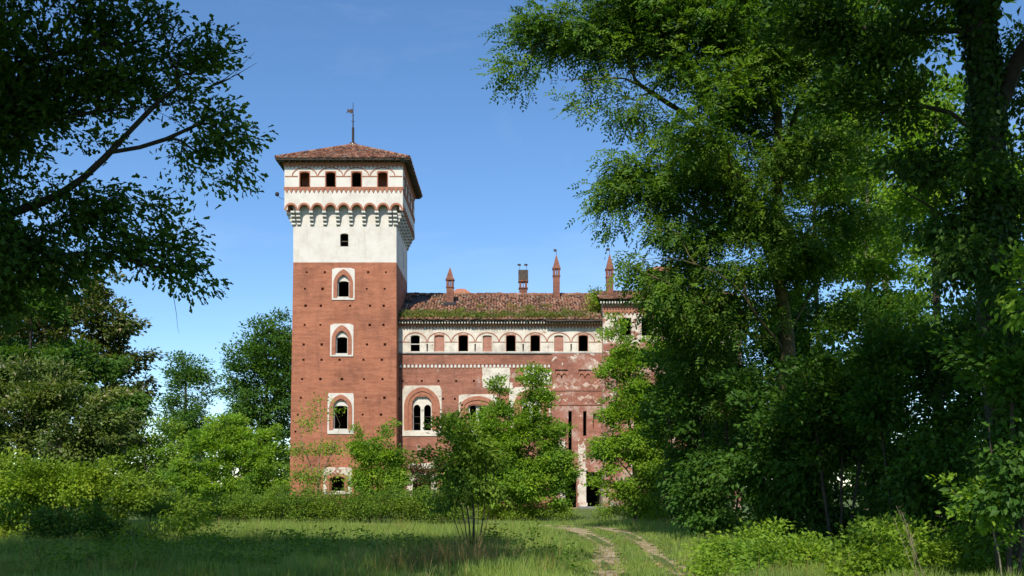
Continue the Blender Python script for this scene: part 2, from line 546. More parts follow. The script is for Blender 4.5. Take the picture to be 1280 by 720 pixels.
def skeleton(lines, tips, step, seed, r0, rtip, bf=0.18):
    """limbs given as polylines, twigs grown to every tip; returns chains (points, radii)"""
    r = np.random.default_rng(seed)
    cap = 64 + sum(len(l) for l in lines) * 60 + len(tips) * 24 + 4000
    pos = np.zeros((cap, 3)); drc = np.zeros((cap, 3)); path = np.zeros(cap); par = np.full(cap, -1, int)
    n = 0
    chains = []
    for l in lines:
        l = smooth_line(l, step * 1.6, r, step * 0.10)
        if n:
            d = np.linalg.norm(pos[:n] - l[0], axis=1)
            j = int(d.argmin())
            prev = j if d[j] < 1.2 and l[0][2] > 0.05 else -1
        else: prev = -1
        ch = [prev] if prev >= 0 else []
        for i, p in enumerate(l):
            if prev >= 0 and i == 0 and np.linalg.norm(pos[prev] - p) < 0.05: continue
            pos[n] = p
            q = pos[prev] if prev >= 0 else p - np.array([0, 0, .1])
            drc[n] = unit(p - q)
            path[n] = (path[prev] + np.linalg.norm(p - q)) if prev >= 0 else 0
            par[n] = prev
            ch.append(n); prev = n; n += 1
        chains.append(ch)
    nl = n
    d0 = np.array([np.linalg.norm(pos[:nl] - t, axis=1).min() for t in tips])
    tipn = []
    for t in tips[np.argsort(d0)]:
        v = t - pos[:n]
        d = np.linalg.norm(v, axis=1)
        cs = (v * drc[:n]).sum(1) / np.maximum(d, 1e-6)
        j = int((d * (1.45 - 0.45 * cs) + bf * path[:n]).argmin())
        L = d[j]
        k = max(2, min(22, int(L / step) + 1))
        c = pos[j] + drc[j] * L * 0.38 + r.normal(size=3) * L * 0.06
        ch = [j]; prev = j
        for i in range(1, k + 1):
            s = i / k
            p = (1 - s) ** 2 * pos[j] + 2 * s * (1 - s) * c + s * s * t + (r.normal(size=3) * step * 0.07 if i < k else 0)
            pos[n] = p; drc[n] = unit(p - pos[prev]); path[n] = path[prev] + np.linalg.norm(p - pos[prev]); par[n] = prev
            ch.append(n); prev = n; n += 1
        chains.append(ch); tipn.append(prev)
    cnt = np.zeros(n); cnt[tipn] = 1
    for c in chains[:len(lines)]: cnt[c[-1]] += 1
    for i in range(n - 1, -1, -1):
        if par[i] >= 0: cnt[par[i]] += cnt[i]
    cnt = np.maximum(cnt, 1)
    e = math.log(max(cnt.max(), 3)) / math.log(r0 / rtip)
    rad = rtip * cnt ** (1 / e)
    out = []
    for c in chains:
        if len(c) < 2: continue
        rr = rad[c].copy()
        if len(c) > 2: rr[0] = min(rr[0], rr[1] * 1.25)
        out.append((pos[c], rr))
    tn = np.array(tipn)
    return out, pos[tn], drc[tn]


def wood_mesh(name, chains, mat, parent, flare=None):
    V, Fc = [], []
    for pts, rr in chains:
        mx = rr.max()
        tube(V, Fc, pts, rr, 9 if mx > 0.12 else 6 if mx > 0.04 else 4 if mx > 0.015 else 3)
    V = np.vstack(V)
    me = bpy.data.meshes.new(name)
    me.from_pydata(V.tolist(), [], Fc)
    me.polygons.foreach_set('use_smooth', [True] * len(me.polygons))
    me.update()
    return link(name, me, mat, parent)


def sprays(tips, dirs, lf, seed, centre):
    """leaf positions, directions, normals, sizes, tone"""
    r = np.random.default_rng(seed)
    n = lf['n']
    n = int(n)
    N = len(tips) * n
    at = np.repeat(tips, n, axis=0)
    dd = np.repeat(dirs, n, axis=0)
    g = r.normal(size=(N, 3)) * np.array([1, 1, lf.get('flat', 0.6)]) * lf['rs'] * 0.62
    pos = at + g
    out = unit(g) * 0.7 + unit(at - centre) * 0.5 + dd * 0.5 + r.normal(size=(N, 3)) * 0.45
    out[:, 2] -= lf.get('droop', 0.15)
    nr = unit(np.array([-0.08, -0.28, lf.get('up', 0.9)]) + unit(g) * 0.5 + r.normal(size=(N, 3)) * lf.get('rough', 0.55))
    L = lf['L'] * r.uniform(0.45, 1.3, N)
    tone = np.repeat(r.normal(0.45, 0.20, len(tips)), n) + wobble(pos, 1.6, seed + 9) * 0.10 + r.normal(0, 0.17, N)
    if lf.get('odd'):
        tone = np.where(r.uniform(size=N) < lf['odd'], 1.0, np.minimum(tone, 0.93))
    else: tone = np.minimum(tone, 0.93)
    if lf.get('pinnate'):
        pr = lf['pinnate']
        dr = unit(out); sd = unit(np.cross(nr, dr))
        P_, D_, N_, L_, T_ = [], [], [], [], []
        for i in range(pr):
            t = 0.25 + 0.7 * i / pr
            for s in (-1, 1):
                P_.append(pos + dr * (L * t)[:, None] - np.array([0, 0, 1]) * (L * t * t * 0.25)[:, None])
                D_.append(dr * 0.55 + sd * s + r.normal(size=(N, 3)) * 0.14)
                N_.append(nr + r.normal(size=(N, 3)) * 0.18); L_.append(L * 0.36); T_.append(tone)
        P_.append(pos + dr * L[:, None] * 0.92 - np.array([0, 0, 1]) * (L * 0.22)[:, None]); D_.append(dr); N_.append(nr); L_.append(L * 0.36); T_.append(tone)
        pos, out, nr, L, tone = np.vstack(P_), np.vstack(D_), np.vstack(N_), np.concatenate(L_), np.concatenate(T_)
    return pos, out, nr, L, L * lf.get('w', 0.55), tone


def leaf_count(lf, bl, nt, cov):
    """leaves per twig so that the crown covers its outline cov times"""
    area = sum(math.pi * R[0] * max(R[1], R[2]) for _, R in bl)
    one = 0.44 * lf['L'] ** 2 * lf.get('w', 0.55)
    if lf.get('pinnate'): one = (2 * lf['pinnate'] + 1) * 0.44 * (lf['L'] * 0.36) ** 2 * lf.get('w', 0.55)
    return max(3, round(cov * area / one / nt))


TREE_SEED = [100]


def plant(name, label, cat, Y, blobs, lines, lf, leaf='sunny', bark='bark', r0=0.15, rtip=0.006, sp=0.6, step=0.35, group=None,
          cull=-0.35, hollow=0.45, nsc=1.0, parts=('trunk', 'crown'), bf=0.18, extra_world=(), wlf=None, wsp=1.3, cov=4.0, wcov=2.4):
    """blobs: (u, v, ru, rv[, dY[, depth radius]]) in photo pixels at distance Y; lines: limbs as (u, v or None for the ground, dY)"""
    TREE_SEED[0] += 17
    seed = TREE_SEED[0]
    r = np.random.default_rng(seed)
    bl = []
    for b in blobs:
        y = Y + (b[4] if len(b) > 4 else 0)
        s = F / y
        rd = b[5] if len(b) > 5 else 0.5 * (b[2] + b[3]) / s
        bl.append((P(b[0], b[1], y), np.array([b[2] / s, rd, b[3] / s])))
    ln = []
    for l in lines:
        q = []
        for p in l:
            y = Y + (p[2] if len(p) > 2 else 0)
            q.append(np.array([PX(p[0], y), y, -0.05]) if p[1] is None else P(p[0], p[1], y))
        ln.append(q)
    sp = sp * 0.9
    tips = fill(bl, sp, seed, hollow, cull, nsc)
    lf = dict(lf, n=leaf_count(lf, bl, len(tips), cov))
    centre = tips.mean(axis=0)
    base = ln[0][0].copy(); base[2] = 0
    wt = None
    if extra_world:
        wt = fill([(np.array(w[:3], float), np.array(w[3:], float)) for w in extra_world], wsp, seed + 3, 0.5, -0.6, 2.0)
    chains, tp, td = skeleton(ln, tips if wt is None else np.vstack([tips, wt]), step, seed, r0, rtip, bf)
    root = empty(name, base, label, cat, group)
    wood_mesh(parts[0], chains, M[bark], root)
    if wt is not None:                         # the part of the crown above the picture: same leaves, larger sprays
        hi = np.array([min(np.linalg.norm(wt - p, axis=1).min(), 9) < 1e-6 for p in tp])
        A = sprays(tp[~hi], td[~hi], lf, seed + 1, centre)
        wb = [(np.array(w[:3], float), np.array([w[3], w[4], w[4]], float)) for w in extra_world]
        B = sprays(tp[hi], td[hi], dict(wlf, n=leaf_count(wlf, wb, int(hi.sum()), wcov)), seed + 2, centre)
        leaf_mesh(parts[1], *B, 'rhomb', LM[leaf], root)
    else:
        A = sprays(tp, td, lf, seed + 1, centre)
    leaf_mesh(parts[1], *A, lf.get('shape', 'rhomb'), LM[leaf], root)
    return root

# ------------------------------------------------------------------ ground and path
def ground():
    xs = np.concatenate([-np.geomspace(2500, 30, 26), np.arange(-29, 29.01, 0.7), np.geomspace(30, 2500, 26)])
    ys = np.concatenate([-np.geomspace(600, 12, 16), np.arange(-11, 60.01, 0.7), np.geomspace(61, 4000, 40)])
    X, Y = np.meshgrid(xs, ys)
    pts = np.stack([X.ravel(), Y.ravel(), np.zeros(X.size)], 1)
    near = np.exp(-((X.ravel() / 60) ** 2 + ((Y.ravel() - 30) / 60) ** 2))
    pts[:, 2] = (wobble(pts, 5.0, 3) * 0.05 + wobble(pts, 1.2, 4) * 0.015) * near
    d = rut_dist(pts[:, :2])
    pts[:, 2] -= 0.05 * np.exp(-(d / 0.35) ** 2)
    w, h = len(xs), len(ys)
    f = [(j * w + i, j * w + i + 1, (j + 1) * w + i + 1, (j + 1) * w + i) for j in range(h - 1) for i in range(w - 1)]
    me = bpy.data.meshes.new('ground')
    me.from_pydata(pts.tolist(), [], f)
    me.polygons.foreach_set('use_smooth', [True] * len(f))
    me.update()
    return me


def spline(pts, step=0.25):
    p = np.array(pts, float)
    out = []
    q = np.vstack([2 * p[0] - p[1], p, 2 * p[-1] - p[-2]])
    for i in range(1, len(q) - 2):
        n = max(2, int(np.linalg.norm(q[i + 1] - q[i]) / step))
        for k in range(n):
            t = k / n
            out.append(0.5 * ((2 * q[i]) + (-q[i - 1] + q[i + 1]) * t + (2 * q[i - 1] - 5 * q[i] + 4 * q[i + 1] - q[i + 2]) * t * t
                              + (-q[i - 1] + 3 * q[i] - 3 * q[i + 1] + q[i + 2]) * t ** 3))
    out.append(p[-1])
    return np.array(out)


RUT_A = spline([(0.9, 6), (1.35, 12), (1.86, 19.4), (2.5, 26.0), (2.85, 31.0), (2.75, 36.0), (2.1, 40.2), (0.2, 43.6), (-3.0, 45.2), (-9, 45.9)])
RUT_B = spline([(2.2, 6), (2.8, 12), (3.42, 19.6), (3.72, 26.5), (4.1, 32.0), (4.2, 37.5), (3.3, 42.2), (0.8, 45.2), (-3.0, 46.6), (-9, 47.2)])
RUTS = np.vstack([RUT_A, RUT_B])


def rut_dist(q):
    out = np.full(len(q), 99.0)
    idx = np.where((np.abs(q[:, 0]) < 14) & (q[:, 1] > 3) & (q[:, 1] < 52))[0]
    for a in range(0, len(idx), 4000):
        k = idx[a:a + 4000]
        out[k] = np.sqrt(((q[k][:, None] - RUTS[None]) ** 2).sum(2)).min(1)
    return out


def gz(q):
    """ground height under points"""
    p3 = np.column_stack([q[:, 0], q[:, 1], np.zeros(len(q))])
    near = np.exp(-((q[:, 0] / 60) ** 2 + ((q[:, 1] - 30) / 60) ** 2))
    return (wobble(p3, 5.0, 3) * 0.05 + wobble(p3, 1.2, 4) * 0.015) * near


m, n, l, b = new_mat('meadow_soil')
g = n.new('ShaderNodeNewGeometry')
f1 = noise(n, l, g.outputs['Position'], 0.35, 6, 0.65)
f2 = noise(n, l, g.outputs['Position'], 5.0, 6, 0.7)
c_ = ramp(n, l, f1, [(0.3, (0.065, 0.10, 0.022)), (0.55, (0.105, 0.15, 0.034)), (0.75, (0.155, 0.17, 0.052))])
c_ = mixc(n, l, 0.7, c_, ramp(n, l, f2, [(0.3, (0.55, 0.55, 0.5)), (0.6, (1.1, 1.1, 1.1))]), 'MULTIPLY')
l.new(c_, b.inputs['Base Color'])
bump(n, l, b, f2, 0.6, 0.05)
M['ground'] = m
tag(link('ground', ground(), M['ground']), kind='structure')

m, n, l, b = new_mat('trodden_earth')
g = n.new('ShaderNodeNewGeometry')
f2 = noise(n, l, g.outputs['Position'], 2.6, 8, 0.72)
f3 = noise(n, l, g.outputs['Position'], 22, 5, 0.7)
c_ = ramp(n, l, f2, [(0.30, (0.11, 0.12, 0.045)), (0.42, (0.28, 0.225, 0.12)), (0.56, (0.42, 0.335, 0.20)), (0.75, (0.50, 0.41, 0.26))])
c_ = mixc(n, l, 0.6, c_, ramp(n, l, f3, [(0.35, (0.6, 0.6, 0.58)), (0.62, (1.1, 1.1, 1.1))]), 'MULTIPLY')
l.new(c_, b.inputs['Base Color'])
bump(n, l, b, f3, 0.5, 0.03)
M['earth'] = m


def path_mesh():
    V, Fc = [], []
    r = np.random.default_rng(5)
    for R_, wd in ((RUT_A, 0.30), (RUT_B, 0.22)):
        t = unit(np.gradient(R_, axis=0))
        s = np.stack([-t[:, 1], t[:, 0]], 1)
        far = np.clip((R_[:, 1] - 36) / 7, 0, 1)
        w0 = wd * (1 + 2.0 * far) * (1 + 0.4 * r.normal(size=len(R_)).clip(-1, 1))
        w1 = wd * (1 + 2.0 * far) * (1 + 0.4 * r.normal(size=len(R_)).clip(-1, 1))
        cols = []
        for k, kk in ((-1.0, w0), (-0.4, w0), (0.3, w1), (1.0, w1)):
            q = R_ + s * (k * kk)[:, None]
            z = gz(q) - 0.05 * np.exp(-(rut_dist(q) / 0.35) ** 2) + 0.022
            cols.append(np.column_stack([q, z]))
        b0 = sum(len(x) for x in V)
        n_ = len(R_)
        V.append(np.vstack(cols))
        for c in range(3):
            for i in range(n_ - 1):
                Fc.append((b0 + c * n_ + i, b0 + (c + 1) * n_ + i, b0 + (c + 1) * n_ + i + 1, b0 + c * n_ + i + 1))
    me = bpy.data.meshes.new('path')
    me.from_pydata(np.vstack(V).tolist(), [], [f[::-1] for f in Fc])
    me.update()
    return me


tag(link('path', path_mesh(), M['earth']), kind='structure')

# ------------------------------------------------------------------ the tower
TX, YT, HS, HT, HE = -13.06, 77.75, 4.03, 4.59, 5.17
TY = YT + HS
tower = empty('castle_tower', (TX, TY, 0), 'tall square red brick tower with white crenel-like corbelled top and tiled pyramid roof', 'tower')
tower['label'] = 'tall square red brick tower with white corbelled top and low tiled pyramid roof'
Z_BR, Z_SH, Z_OV = 19.25, 23.75, 26.98


def batter(z): return max(0.0, Z_BR - z) * 0.016


def tside(k):
    R_ = rot_side(k, TX, TY)
    if k == 0: return lambda a, d, z: R_(a - batter(z) * (HS - a) / (2 * HS), d, z)
    if k == 3: return lambda a, d, z: R_(a, d + batter(z), z)
    if k == 2: return lambda a, d, z: R_(a + batter(z) * (HS + a) / (2 * HS), d, z)
    return R_


def ta(u): return (u - 640) / 16 - TX
def tz(v): return CZ + (HY - v) / 16


def arched_window(root, T, d, cx, sur, arch_o, arch_i, opening, m_panel, m_ring, m_tymp, n=14, point=0.25, bars=None):
    """sur (x0,x1,z0,z1); arch_o/i (half width, spring z, apex z); opening (half width, z0, spring z, top z)"""
    w = empty('window', T(cx, d, sur[2]))
    w.parent = root
    w.location = np.array(T(cx, d, sur[2])) - np.array(root.location)
    zs = opening[1]
    ao = arch_prof(cx, arch_o[0], zs - 0.1, arch_o[1], arch_o[2] - arch_o[1], n, point)
    ai = arch_prof(cx, arch_i[0], zs - 0.1, arch_i[1], arch_i[2] - arch_i[1], n, point)
    mb = MB(); strip(mb, T, rect_prof(sur[0], sur[1], zs - 0.1, sur[3], ao), ao, d + 0.035, d - 0.10); mb.build('surround', m_panel, w)
    mb = MB(); strip(mb, T, ao, ai, d + 0.075, d - 0.16); mb.build('archivolt', m_ring, w)
    op = arch_prof(cx, opening[0], zs - 0.1, opening[2], opening[3] - opening[2], n)
    mb = MB(); strip(mb, T, ai, op, d - 0.12, d - 0.42); mb.build('tympanum', m_tymp, w)
    mb = MB(); mb.prism([T(sur[0], d - 0.3, sur[2]), T(sur[1], d - 0.3, sur[2]), T(sur[1], d - 0.3, zs), T(sur[0], d - 0.3, zs)],
                        np.array(T(0, d + 0.06, 0)) - np.array(T(0, d - 0.3, 0))); mb.build('sill', m_panel, w)
    if bars:
        for zb in bars:
            mb = MB(); mb.prism([T(cx - opening[0], d - 0.36, zb), T(cx + opening[0], d - 0.36, zb), T(cx + opening[0], d - 0.36, zb + 0.07), T(cx - opening[0], d - 0.36, zb + 0.07)],
                                np.array(T(0, d - 0.30, 0)) - np.array(T(0, d - 0.36, 0))); mb.build('crossbar', M['wood'], w)
    return w


put = []
for yy, xs in ((109, (157, 238, 433, 513)), (184, (150, 229, 427, 507)), (260, (154, 222, 353, 442, 503)), (346, (151, 221, 441, 502)), (434, (148, 228, 429, 509)),
               (503, (148, 228, 308, 414, 495)), (590, (143, 224, 319, 416, 498)), (674, (139, 426, 507))):
    put += [(340 + x / 3.6, 310 + yy / 3.6) for x in xs]
for yy, xs in ((193, (140, 457, 547)), (278, (130, 531)), (376, (105, 230, 352, 470)), (477, (105, 250, 520))):
    put += [(340 + x / 4, 470 + yy / 4) for x in xs]
TW = [  # surround u0,u1,v0,v1 ; opening u0,u1,v0,v1
    ((415.3, 443.6, 335, 375), (422.8, 435.8, 351, 371)),
    ((413.8, 442.4, 404.7, 445.6), (421.4, 434.4, 421, 441.7)),
    ((411.5, 443.5, 491.5, 542.5), (419.5, 435.5, 507, 536)),
    ((407, 441.5, 584, 618), (417, 432.5, 597, 613.5)),
]
holes = []
for q in put:
    a, z = ta(q[0]), tz(q[1])
    j = RNG.uniform(-0.015, 0.02)
    holes.append((round(a - 0.085 - j, 4), round(a + 0.085 + j, 4), round(z - 0.085 - j, 4), round(z + 0.085 + j, 4), 0.3))
for su, op in TW:
    holes.append((ta(op[0]) - 0.12, ta(op[1]) + 0.12, tz(op[3]), tz(op[2]) + (0.40 if su[2] < 560 else 0.1)))
mb = MB(); wall(mb, tside(0), -HS, HS, -0.1, Z_BR, HS, holes)
mb.build('brick_wall', M['brick'], tower)
mb = MB()
wall(mb, tside(1), -HS, HS, -0.1, Z_BR, HS, [(0.3, 0.75, 9.0, 10.4), (0.3, 0.75, 15.0, 16.3)] + [(a, a + .17, z, z + .17, .3) for a in (-2.6, 2.4) for z in (12, 13.9, 16.2, 18)])
mb.build('brick_wall', M['brick'], tower)
for k in (2, 3):
    mb = MB(); wall(mb, tside(k), -HS, HS, -0.1, Z_BR, HS, []); mb.build('brick_wall', M['brick'], tower)
# white upper shaft, one small arched opening per side
for k in range(4):
    T = tside(k)
    hl = (ta(424.8) + 0.0, ta(436), 20.50, 21.52) if k == 0 else (0.8, 1.2, 19.9, 21.2)
    mb = MB(); wall(mb, T, -HS, HS, Z_BR, Z_SH, HS, [hl]); mb.build('plaster_wall', M['plaster'], tower)
    if k == 0:
        cx, hw = (hl[0] + hl[1]) / 2, (hl[1] - hl[0]) / 2
        w = empty('window'); w.parent = tower; w.location = np.array(T(cx, HS, hl[2])) - np.array(tower.location)
        op = arch_prof(cx, hw - 0.03, hl[2], hl[3] - 0.14, 0.14, 10)
        mb = MB(); strip(mb, T, rect_prof(hl[0] - 0.10, hl[1] + 0.10, hl[2], hl[3] + 0.12, op), op, HS + 0.012, HS - 0.2); mb.build('surround', M['plaster'], w)
        mb = MB(); mb.prism([T(cx - hw, HS - .3, 20.93), T(cx + hw, HS - .3, 20.93), T(cx + hw, HS - .3, 21.0), T(cx - hw, HS - .3, 21.0)], (0, 0.06, 0)); mb.build('crossbar', M['wood'], w)
for (su, op), pt in zip(TW, (0.25, 0.2, 0.15, 0.0)):
    T = tside(0)
    s4 = (ta(su[0]), ta(su[1]), tz(su[3]), tz(su[2]))
    cx = (s4[0] + s4[1]) / 2
    hwS = (s4[1] - s4[0]) / 2
    hwO = (ta(op[1]) - ta(op[0])) / 2
    z0, zt = tz(op[3]), tz(op[2])
    zsp = zt - 0.12
    if pt > 0:
        arched_window(tower, T, HS, cx, s4, (hwS - 0.12, zsp - 0.1, s4[3] - 0.10), (hwO + 0.06, zsp, zt + 0.46 * (hwS - 0.12) + 0.12), (hwO, z0, zsp, zt),
                      M['plaster'], M['terracotta'], M['plaster'], point=pt)
    else:
        arched_window(tower, T, HS, cx, s4, (hwO + 0.32, zsp, zt + 0.30), (hwO + 0.10, zsp, zt + 0.10), (hwO, z0, zsp, zt), M['plaster_old'], M['terracotta'], M['brick'], point=0)
mb = MB(); mb.box(TX - HS + .02, TX + HS - .02, TY - HS + .02, TY + HS - .02, 18.9, 19.0)  # unseen floor put in to keep the tower windows dark
mb.build('floor_slab', M['wood'], tower)
mb = MB(); mb.box(TX - HT + .3, TX + HT - .3, TY - HT + .3, TY + HT - .3, 24.5, 24.62)  # unseen belvedere floor, put in to darken the inside
mb.build('floor_slab', M['brick'], tower)
# quoins: dark gutter edge of the brick corner is left to the light

# corbels
NC = 9
PITCH = 2 * HT / NC
ZC0, ZC1 = 22.06, 23.14


def corbel_mesh(T, a, w=0.29):
    mb = MB()
    nst = 4
    h = (ZC1 - ZC0) / nst
    for i in range(nst):
        z0, z1 = ZC0 + i * h, ZC0 + (i + 1) * h
        d = HS + (HT - HS) * (i + 1) / nst
        # rounded nose over a recessed joint
        prof = [(HS - 0.05, z0 + 0.09), (d - 0.07, z0 + 0.09), (d - 0.015, z0 + 0.12), (d, z0 + 0.17), (d - 0.015, z1 - 0.03), (d - 0.05, z1), (HS - 0.05, z1)]
        mb.prism([T(a - w / 2, q[0], q[1]) for q in prof], np.array(T(a + w / 2, 0, 0)) - np.array(T(a - w / 2, 0, 0)), 0)
        prof = [(HS - 0.05, z0), (d - 0.12, z0), (d - 0.12, z0 + 0.095), (HS - 0.05, z0 + 0.095)]
        mb.prism([T(a - w / 2 + .02, q[0], q[1]) for q in prof], np.array(T(a + w / 2 - .02, 0, 0)) - np.array(T(a - w / 2 + .02, 0, 0)), 1)
    return mb


for k in range(4):
    T = rot_side(k, TX, TY)
    for i in range(NC + 1):
        a = -HT + i * PITCH
        if abs(a) > HT - 0.1: a = math.copysign(HS - 0.06, a)
        corbel_mesh(T, a).build('corbel', [M['stone'], M['grey_stone']], tower)
    # overhanging parapet with a scalloped foot
    ac = [-HT + (i + 0.5) * PITCH for i in range(NC)]
    low, out_ = [], []
    mbw, mbr = MB(), MB()
    for c in ac:
        ri, ro = PITCH / 2 - 0.13, PITCH / 2 - 0.001
        inn = [(c - ri * math.cos(math.pi * t / 12), ZC1 + 0.05 + ri * 1.1 * math.sin(math.pi * t / 12)) for t in range(13)]
        ous = [(c - ro * math.cos(math.pi * t / 12), ZC1 + 0.05 + ro * 1.12 * math.sin(math.pi * t / 12)) for t in range(13)]
        strip(mbr, T, ous, inn, HT + 0.03, HT - 0.26)
        top = [(c - ro + 2 * ro * t / 12, 24.0) for t in range(13)]
        strip(mbw, T, top, ous, HT, HT - 0.25)
        for s in (-1, 1):                       # stub of wall standing on each corbel
            mbw.face([T(c + s * ri, HT + .004, ZC1 - 0.0), T(c + s * ro, HT + .004, ZC1 - 0.0), T(c + s * ro, HT + .004, ZC1 + .06), T(c + s * ri, HT + .004, ZC1 + .06)])
    mbw.build('scalloped_parapet', M['plaster'], tower)
    mbr.build('scallop_trim', M['terracotta'], tower)
    wins = [(c - 0.40, c + 0.40, 24.985, 26.17) for c in (-3.02, -1.01, 1.0, 3.02)]
    mb = MB(); wall(mb, T, -HT, HT, 24.0, Z_OV, HT, wins, 0.38); mb.build('belvedere_wall', M['plaster'], tower)
    for h in wins:                               # shallow arched window heads with thin brick rims
        cx = (h[0] + h[1]) / 2
        w = empty('window'); w.parent = tower; w.location = np.array(T(cx, HT, h[2])) - np.array(tower.location)
        op = arch_prof(cx, 0.36, h[2] + .02, 26.02, 0.11, 8)
        mb = MB(); strip(mb, T, rect_prof(cx - 0.43, cx + 0.43, h[2] + .02, 26.22, op), op, HT + 0.02, HT - 0.3); mb.build('rim', M['terracotta'], w)
        hood_o = [(cx - 1.0 * math.cos(math.pi * t / 16), 25.81 + 0.70 * math.sin(math.pi * t / 16)) for t in range(17)]
        hood_i = [(cx - 0.93 * math.cos(math.pi * t / 16), 25.81 + 0.63 * math.sin(math.pi * t / 16)) for t in range(17)]
        mb = MB(); strip(mb, T, hood_o, hood_i, HT + 0.035, HT - 0.02); mb.build('hood_mould', M['terracotta'], w)
    for c in (-4.05, -2.015, 0.0, 2.01, 4.05):
        hw = 0.5 if abs(c) > 4 else 0.57
        mb = MB(); mb.prism([T(c - hw, HT - .02, 25.76), T(c + hw, HT - .02, 25.76), T(c + hw, HT - .02, 25.83), T(c - hw, HT - .02, 25.83)], np.array(T(0, .05, 0)) - np.array(T(0, 0, 0)))
        mb.build('string_course', M['terracotta'], tower)

    def sawtooth(z_top, z_band, z_tip, pitch, dd, name):
        mb = MB()
        e = np.array(T(0, dd, 0)) - np.array(T(0, 0, 0))
        mb.prism([T(-HT - .01, HT - .02, z_band), T(HT + .01, HT - .02, z_band), T(HT + .01, HT - .02, z_top), T(-HT - .01, HT - .02, z_top)], e)
        n_ = int(2 * HT / pitch); p_ = 2 * HT / n_
        for i in range(n_):
            a = -HT + i * p_
            mb.prism([T(a + .02, HT - .02, z_band), T(a + p_ / 2, HT - .02, z_tip), T(a + p_ - .02, HT - .02, z_band)], e * 0.9)
        mb.build(name, M['terracotta'], tower)
    sawtooth(24.97, 24.80, 24.50, 0.345, 0.075, 'sawtooth_frieze')
    sawtooth(26.74, 26.62, 26.46, 0.30, 0.085, 'sawtooth_frieze')
    mb = MB(); mb.prism([T(-HT - .12, HT, 26.74), T(HT + .12, HT, 26.74), T(HT + .12, HT, 26.86), T(-HT - .12, HT, 26.86)], np.array(T(0, .13, 0)) - np.array(T(0, 0, 0)))
    mb.build('cornice', M['terracotta'], tower)
mb = MB(); mb.box(TX - HT + .02, TX + HT - .02, TY - HT + .02, TY + HT - .02, 23.78, 23.98); mb.build('overhang_slab', M['plaster'], tower)
# brick pier seen through the outer belvedere windows
for sx in (-1, 1):
    mb = MB(); mb.box(TX + sx * 3.0 - 0.5, TX + sx * 3.0 + 0.5, TY - 3.4, TY - 2.6, 24.62, 26.9); mb.build('inner_pier', M['brick'], tower)


def tiles(mb, O, U, Sl, width, length, inside, seed, tw=0.215, tl=0.36, jit=1.0):
    """overlapping half-round clay tiles on a slope; O eave corner, U along the eave, Sl up the slope"""
    r = random.Random(seed)
    O, U, Sl = np.array(O, float), np.array(U, float), np.array(Sl, float)
    N_ = np.cross(U, Sl)
    nc, nr = int(width / tw), int(length / tl) + 1
    for i in range(nc):
        for j in range(nr):
            a, s = (i + 0.5) * width / nc, j * tl
            if not inside(a, s): continue
            a += r.gauss(0, 0.016) * jit; s += r.gauss(0, 0.02) * jit
            tilt = r.gauss(0, 0.016) * jit; lift = max(0, r.gauss(0, 0.010)) * jit
            w0, w1, hh = tw * 0.5, tw * 0.40, 0.075
            rows = []
            for (ss, ww, z) in ((-0.05, w0, 0.045), (tl + 0.03, w1, 0.012)):
                rows.append([O + U * (a + ww * cx_ + tilt * ss * 4) + Sl * (s + ss) + N_ * (z + lift + hh * cz_) for cx_, cz_ in ((-1, 0), (-0.6, 0.8), (0.0, 1.05), (0.6, 0.8), (1, 0))])
            b0 = len(mb.v)
            mb.v += [tuple(map(float, p)) for p in rows[0] + rows[1]]
            for k in range(4):
                mb.f.append((b0 + k, b0 + k + 1, b0 + k + 6, b0 + k + 5)); mb.m.append(0)
            mb.f.append((b0, b0 + 1, b0 + 2, b0 + 3, b0 + 4)[::-1]); mb.m.append(0)


ZE, ZA = 27.02, 29.72
slope = math.hypot(HE, ZA - ZE)
troof = empty('roof', (TX, TY, ZE)); troof.parent = tower; troof.location = np.array([TX, TY, ZE]) - np.array(tower.location)
mb = MB()
ap = (TX, TY, ZA - 0.03)
cs = [(TX - HE, TY - HE, ZE - .02), (TX + HE, TY - HE, ZE - .02), (TX + HE, TY + HE, ZE - .02), (TX - HE, TY + HE, ZE - .02)]
for k in range(4): mb.face([cs[k], cs[(k + 1) % 4], ap])
mb.face([(c[0], c[1], ZE - 0.10) for c in reversed(cs)])
for k in range(4):
    a, b_ = cs[k], cs[(k + 1) % 4]
    mb.face([(a[0], a[1], ZE - .10), (b_[0], b_[1], ZE - .10), b_, a])
mb.build('boarding', M['wood'], troof)
mb = MB()
for k in range(4):
    R_ = rot_side(k, TX, TY)
    O = R_(-HE, HE, ZE)
    U = np.array(R_(1, 0, 0)) - np.array(R_(0, 0, 0))
    Sl = (np.array(R_(0, 0, ZA)) - np.array(R_(0, HE, ZE))) / slope
    tiles(mb, O, U, Sl, 2 * HE, slope, lambda a, s: min(a, 2 * HE - a) > s * HE / slope - 0.05, 40 + k, jit=0.7)
    # hip tiles
    A_, B_ = np.array(R_(-HE, HE, ZE + .10)), np.array(R_(0, 0, ZA + .10))
    nh = 22
    for i in range(nh):
        p, q = A_ + (B_ - A_) * i / nh, A_ + (B_ - A_) * (i + 1.12) / nh
        sd = np.cross((B_ - A_) / np.linalg.norm(B_ - A_), (0, 0, 1)); sd /= np.linalg.norm(sd)
        rows = [[c + sd * x * .13 + np.array((0, 0, z * .10)) for x, z in ((-1, -.5), (-.6, .6), (0, 1), (.6, .6), (1, -.5))] for c in (p + np.array((0, 0, .03)), q)]
        b0 = len(mb.v); mb.v += [tuple(map(float, x)) for x in rows[0] + rows[1]]
        for e in range(4): mb.f.append((b0 + e, b0 + e + 1, b0 + e + 6, b0 + e + 5)); mb.m.append(0)
tag(mb.build('clay_tiles', M['tile'], troof), kind='stuff')
mb = MB()
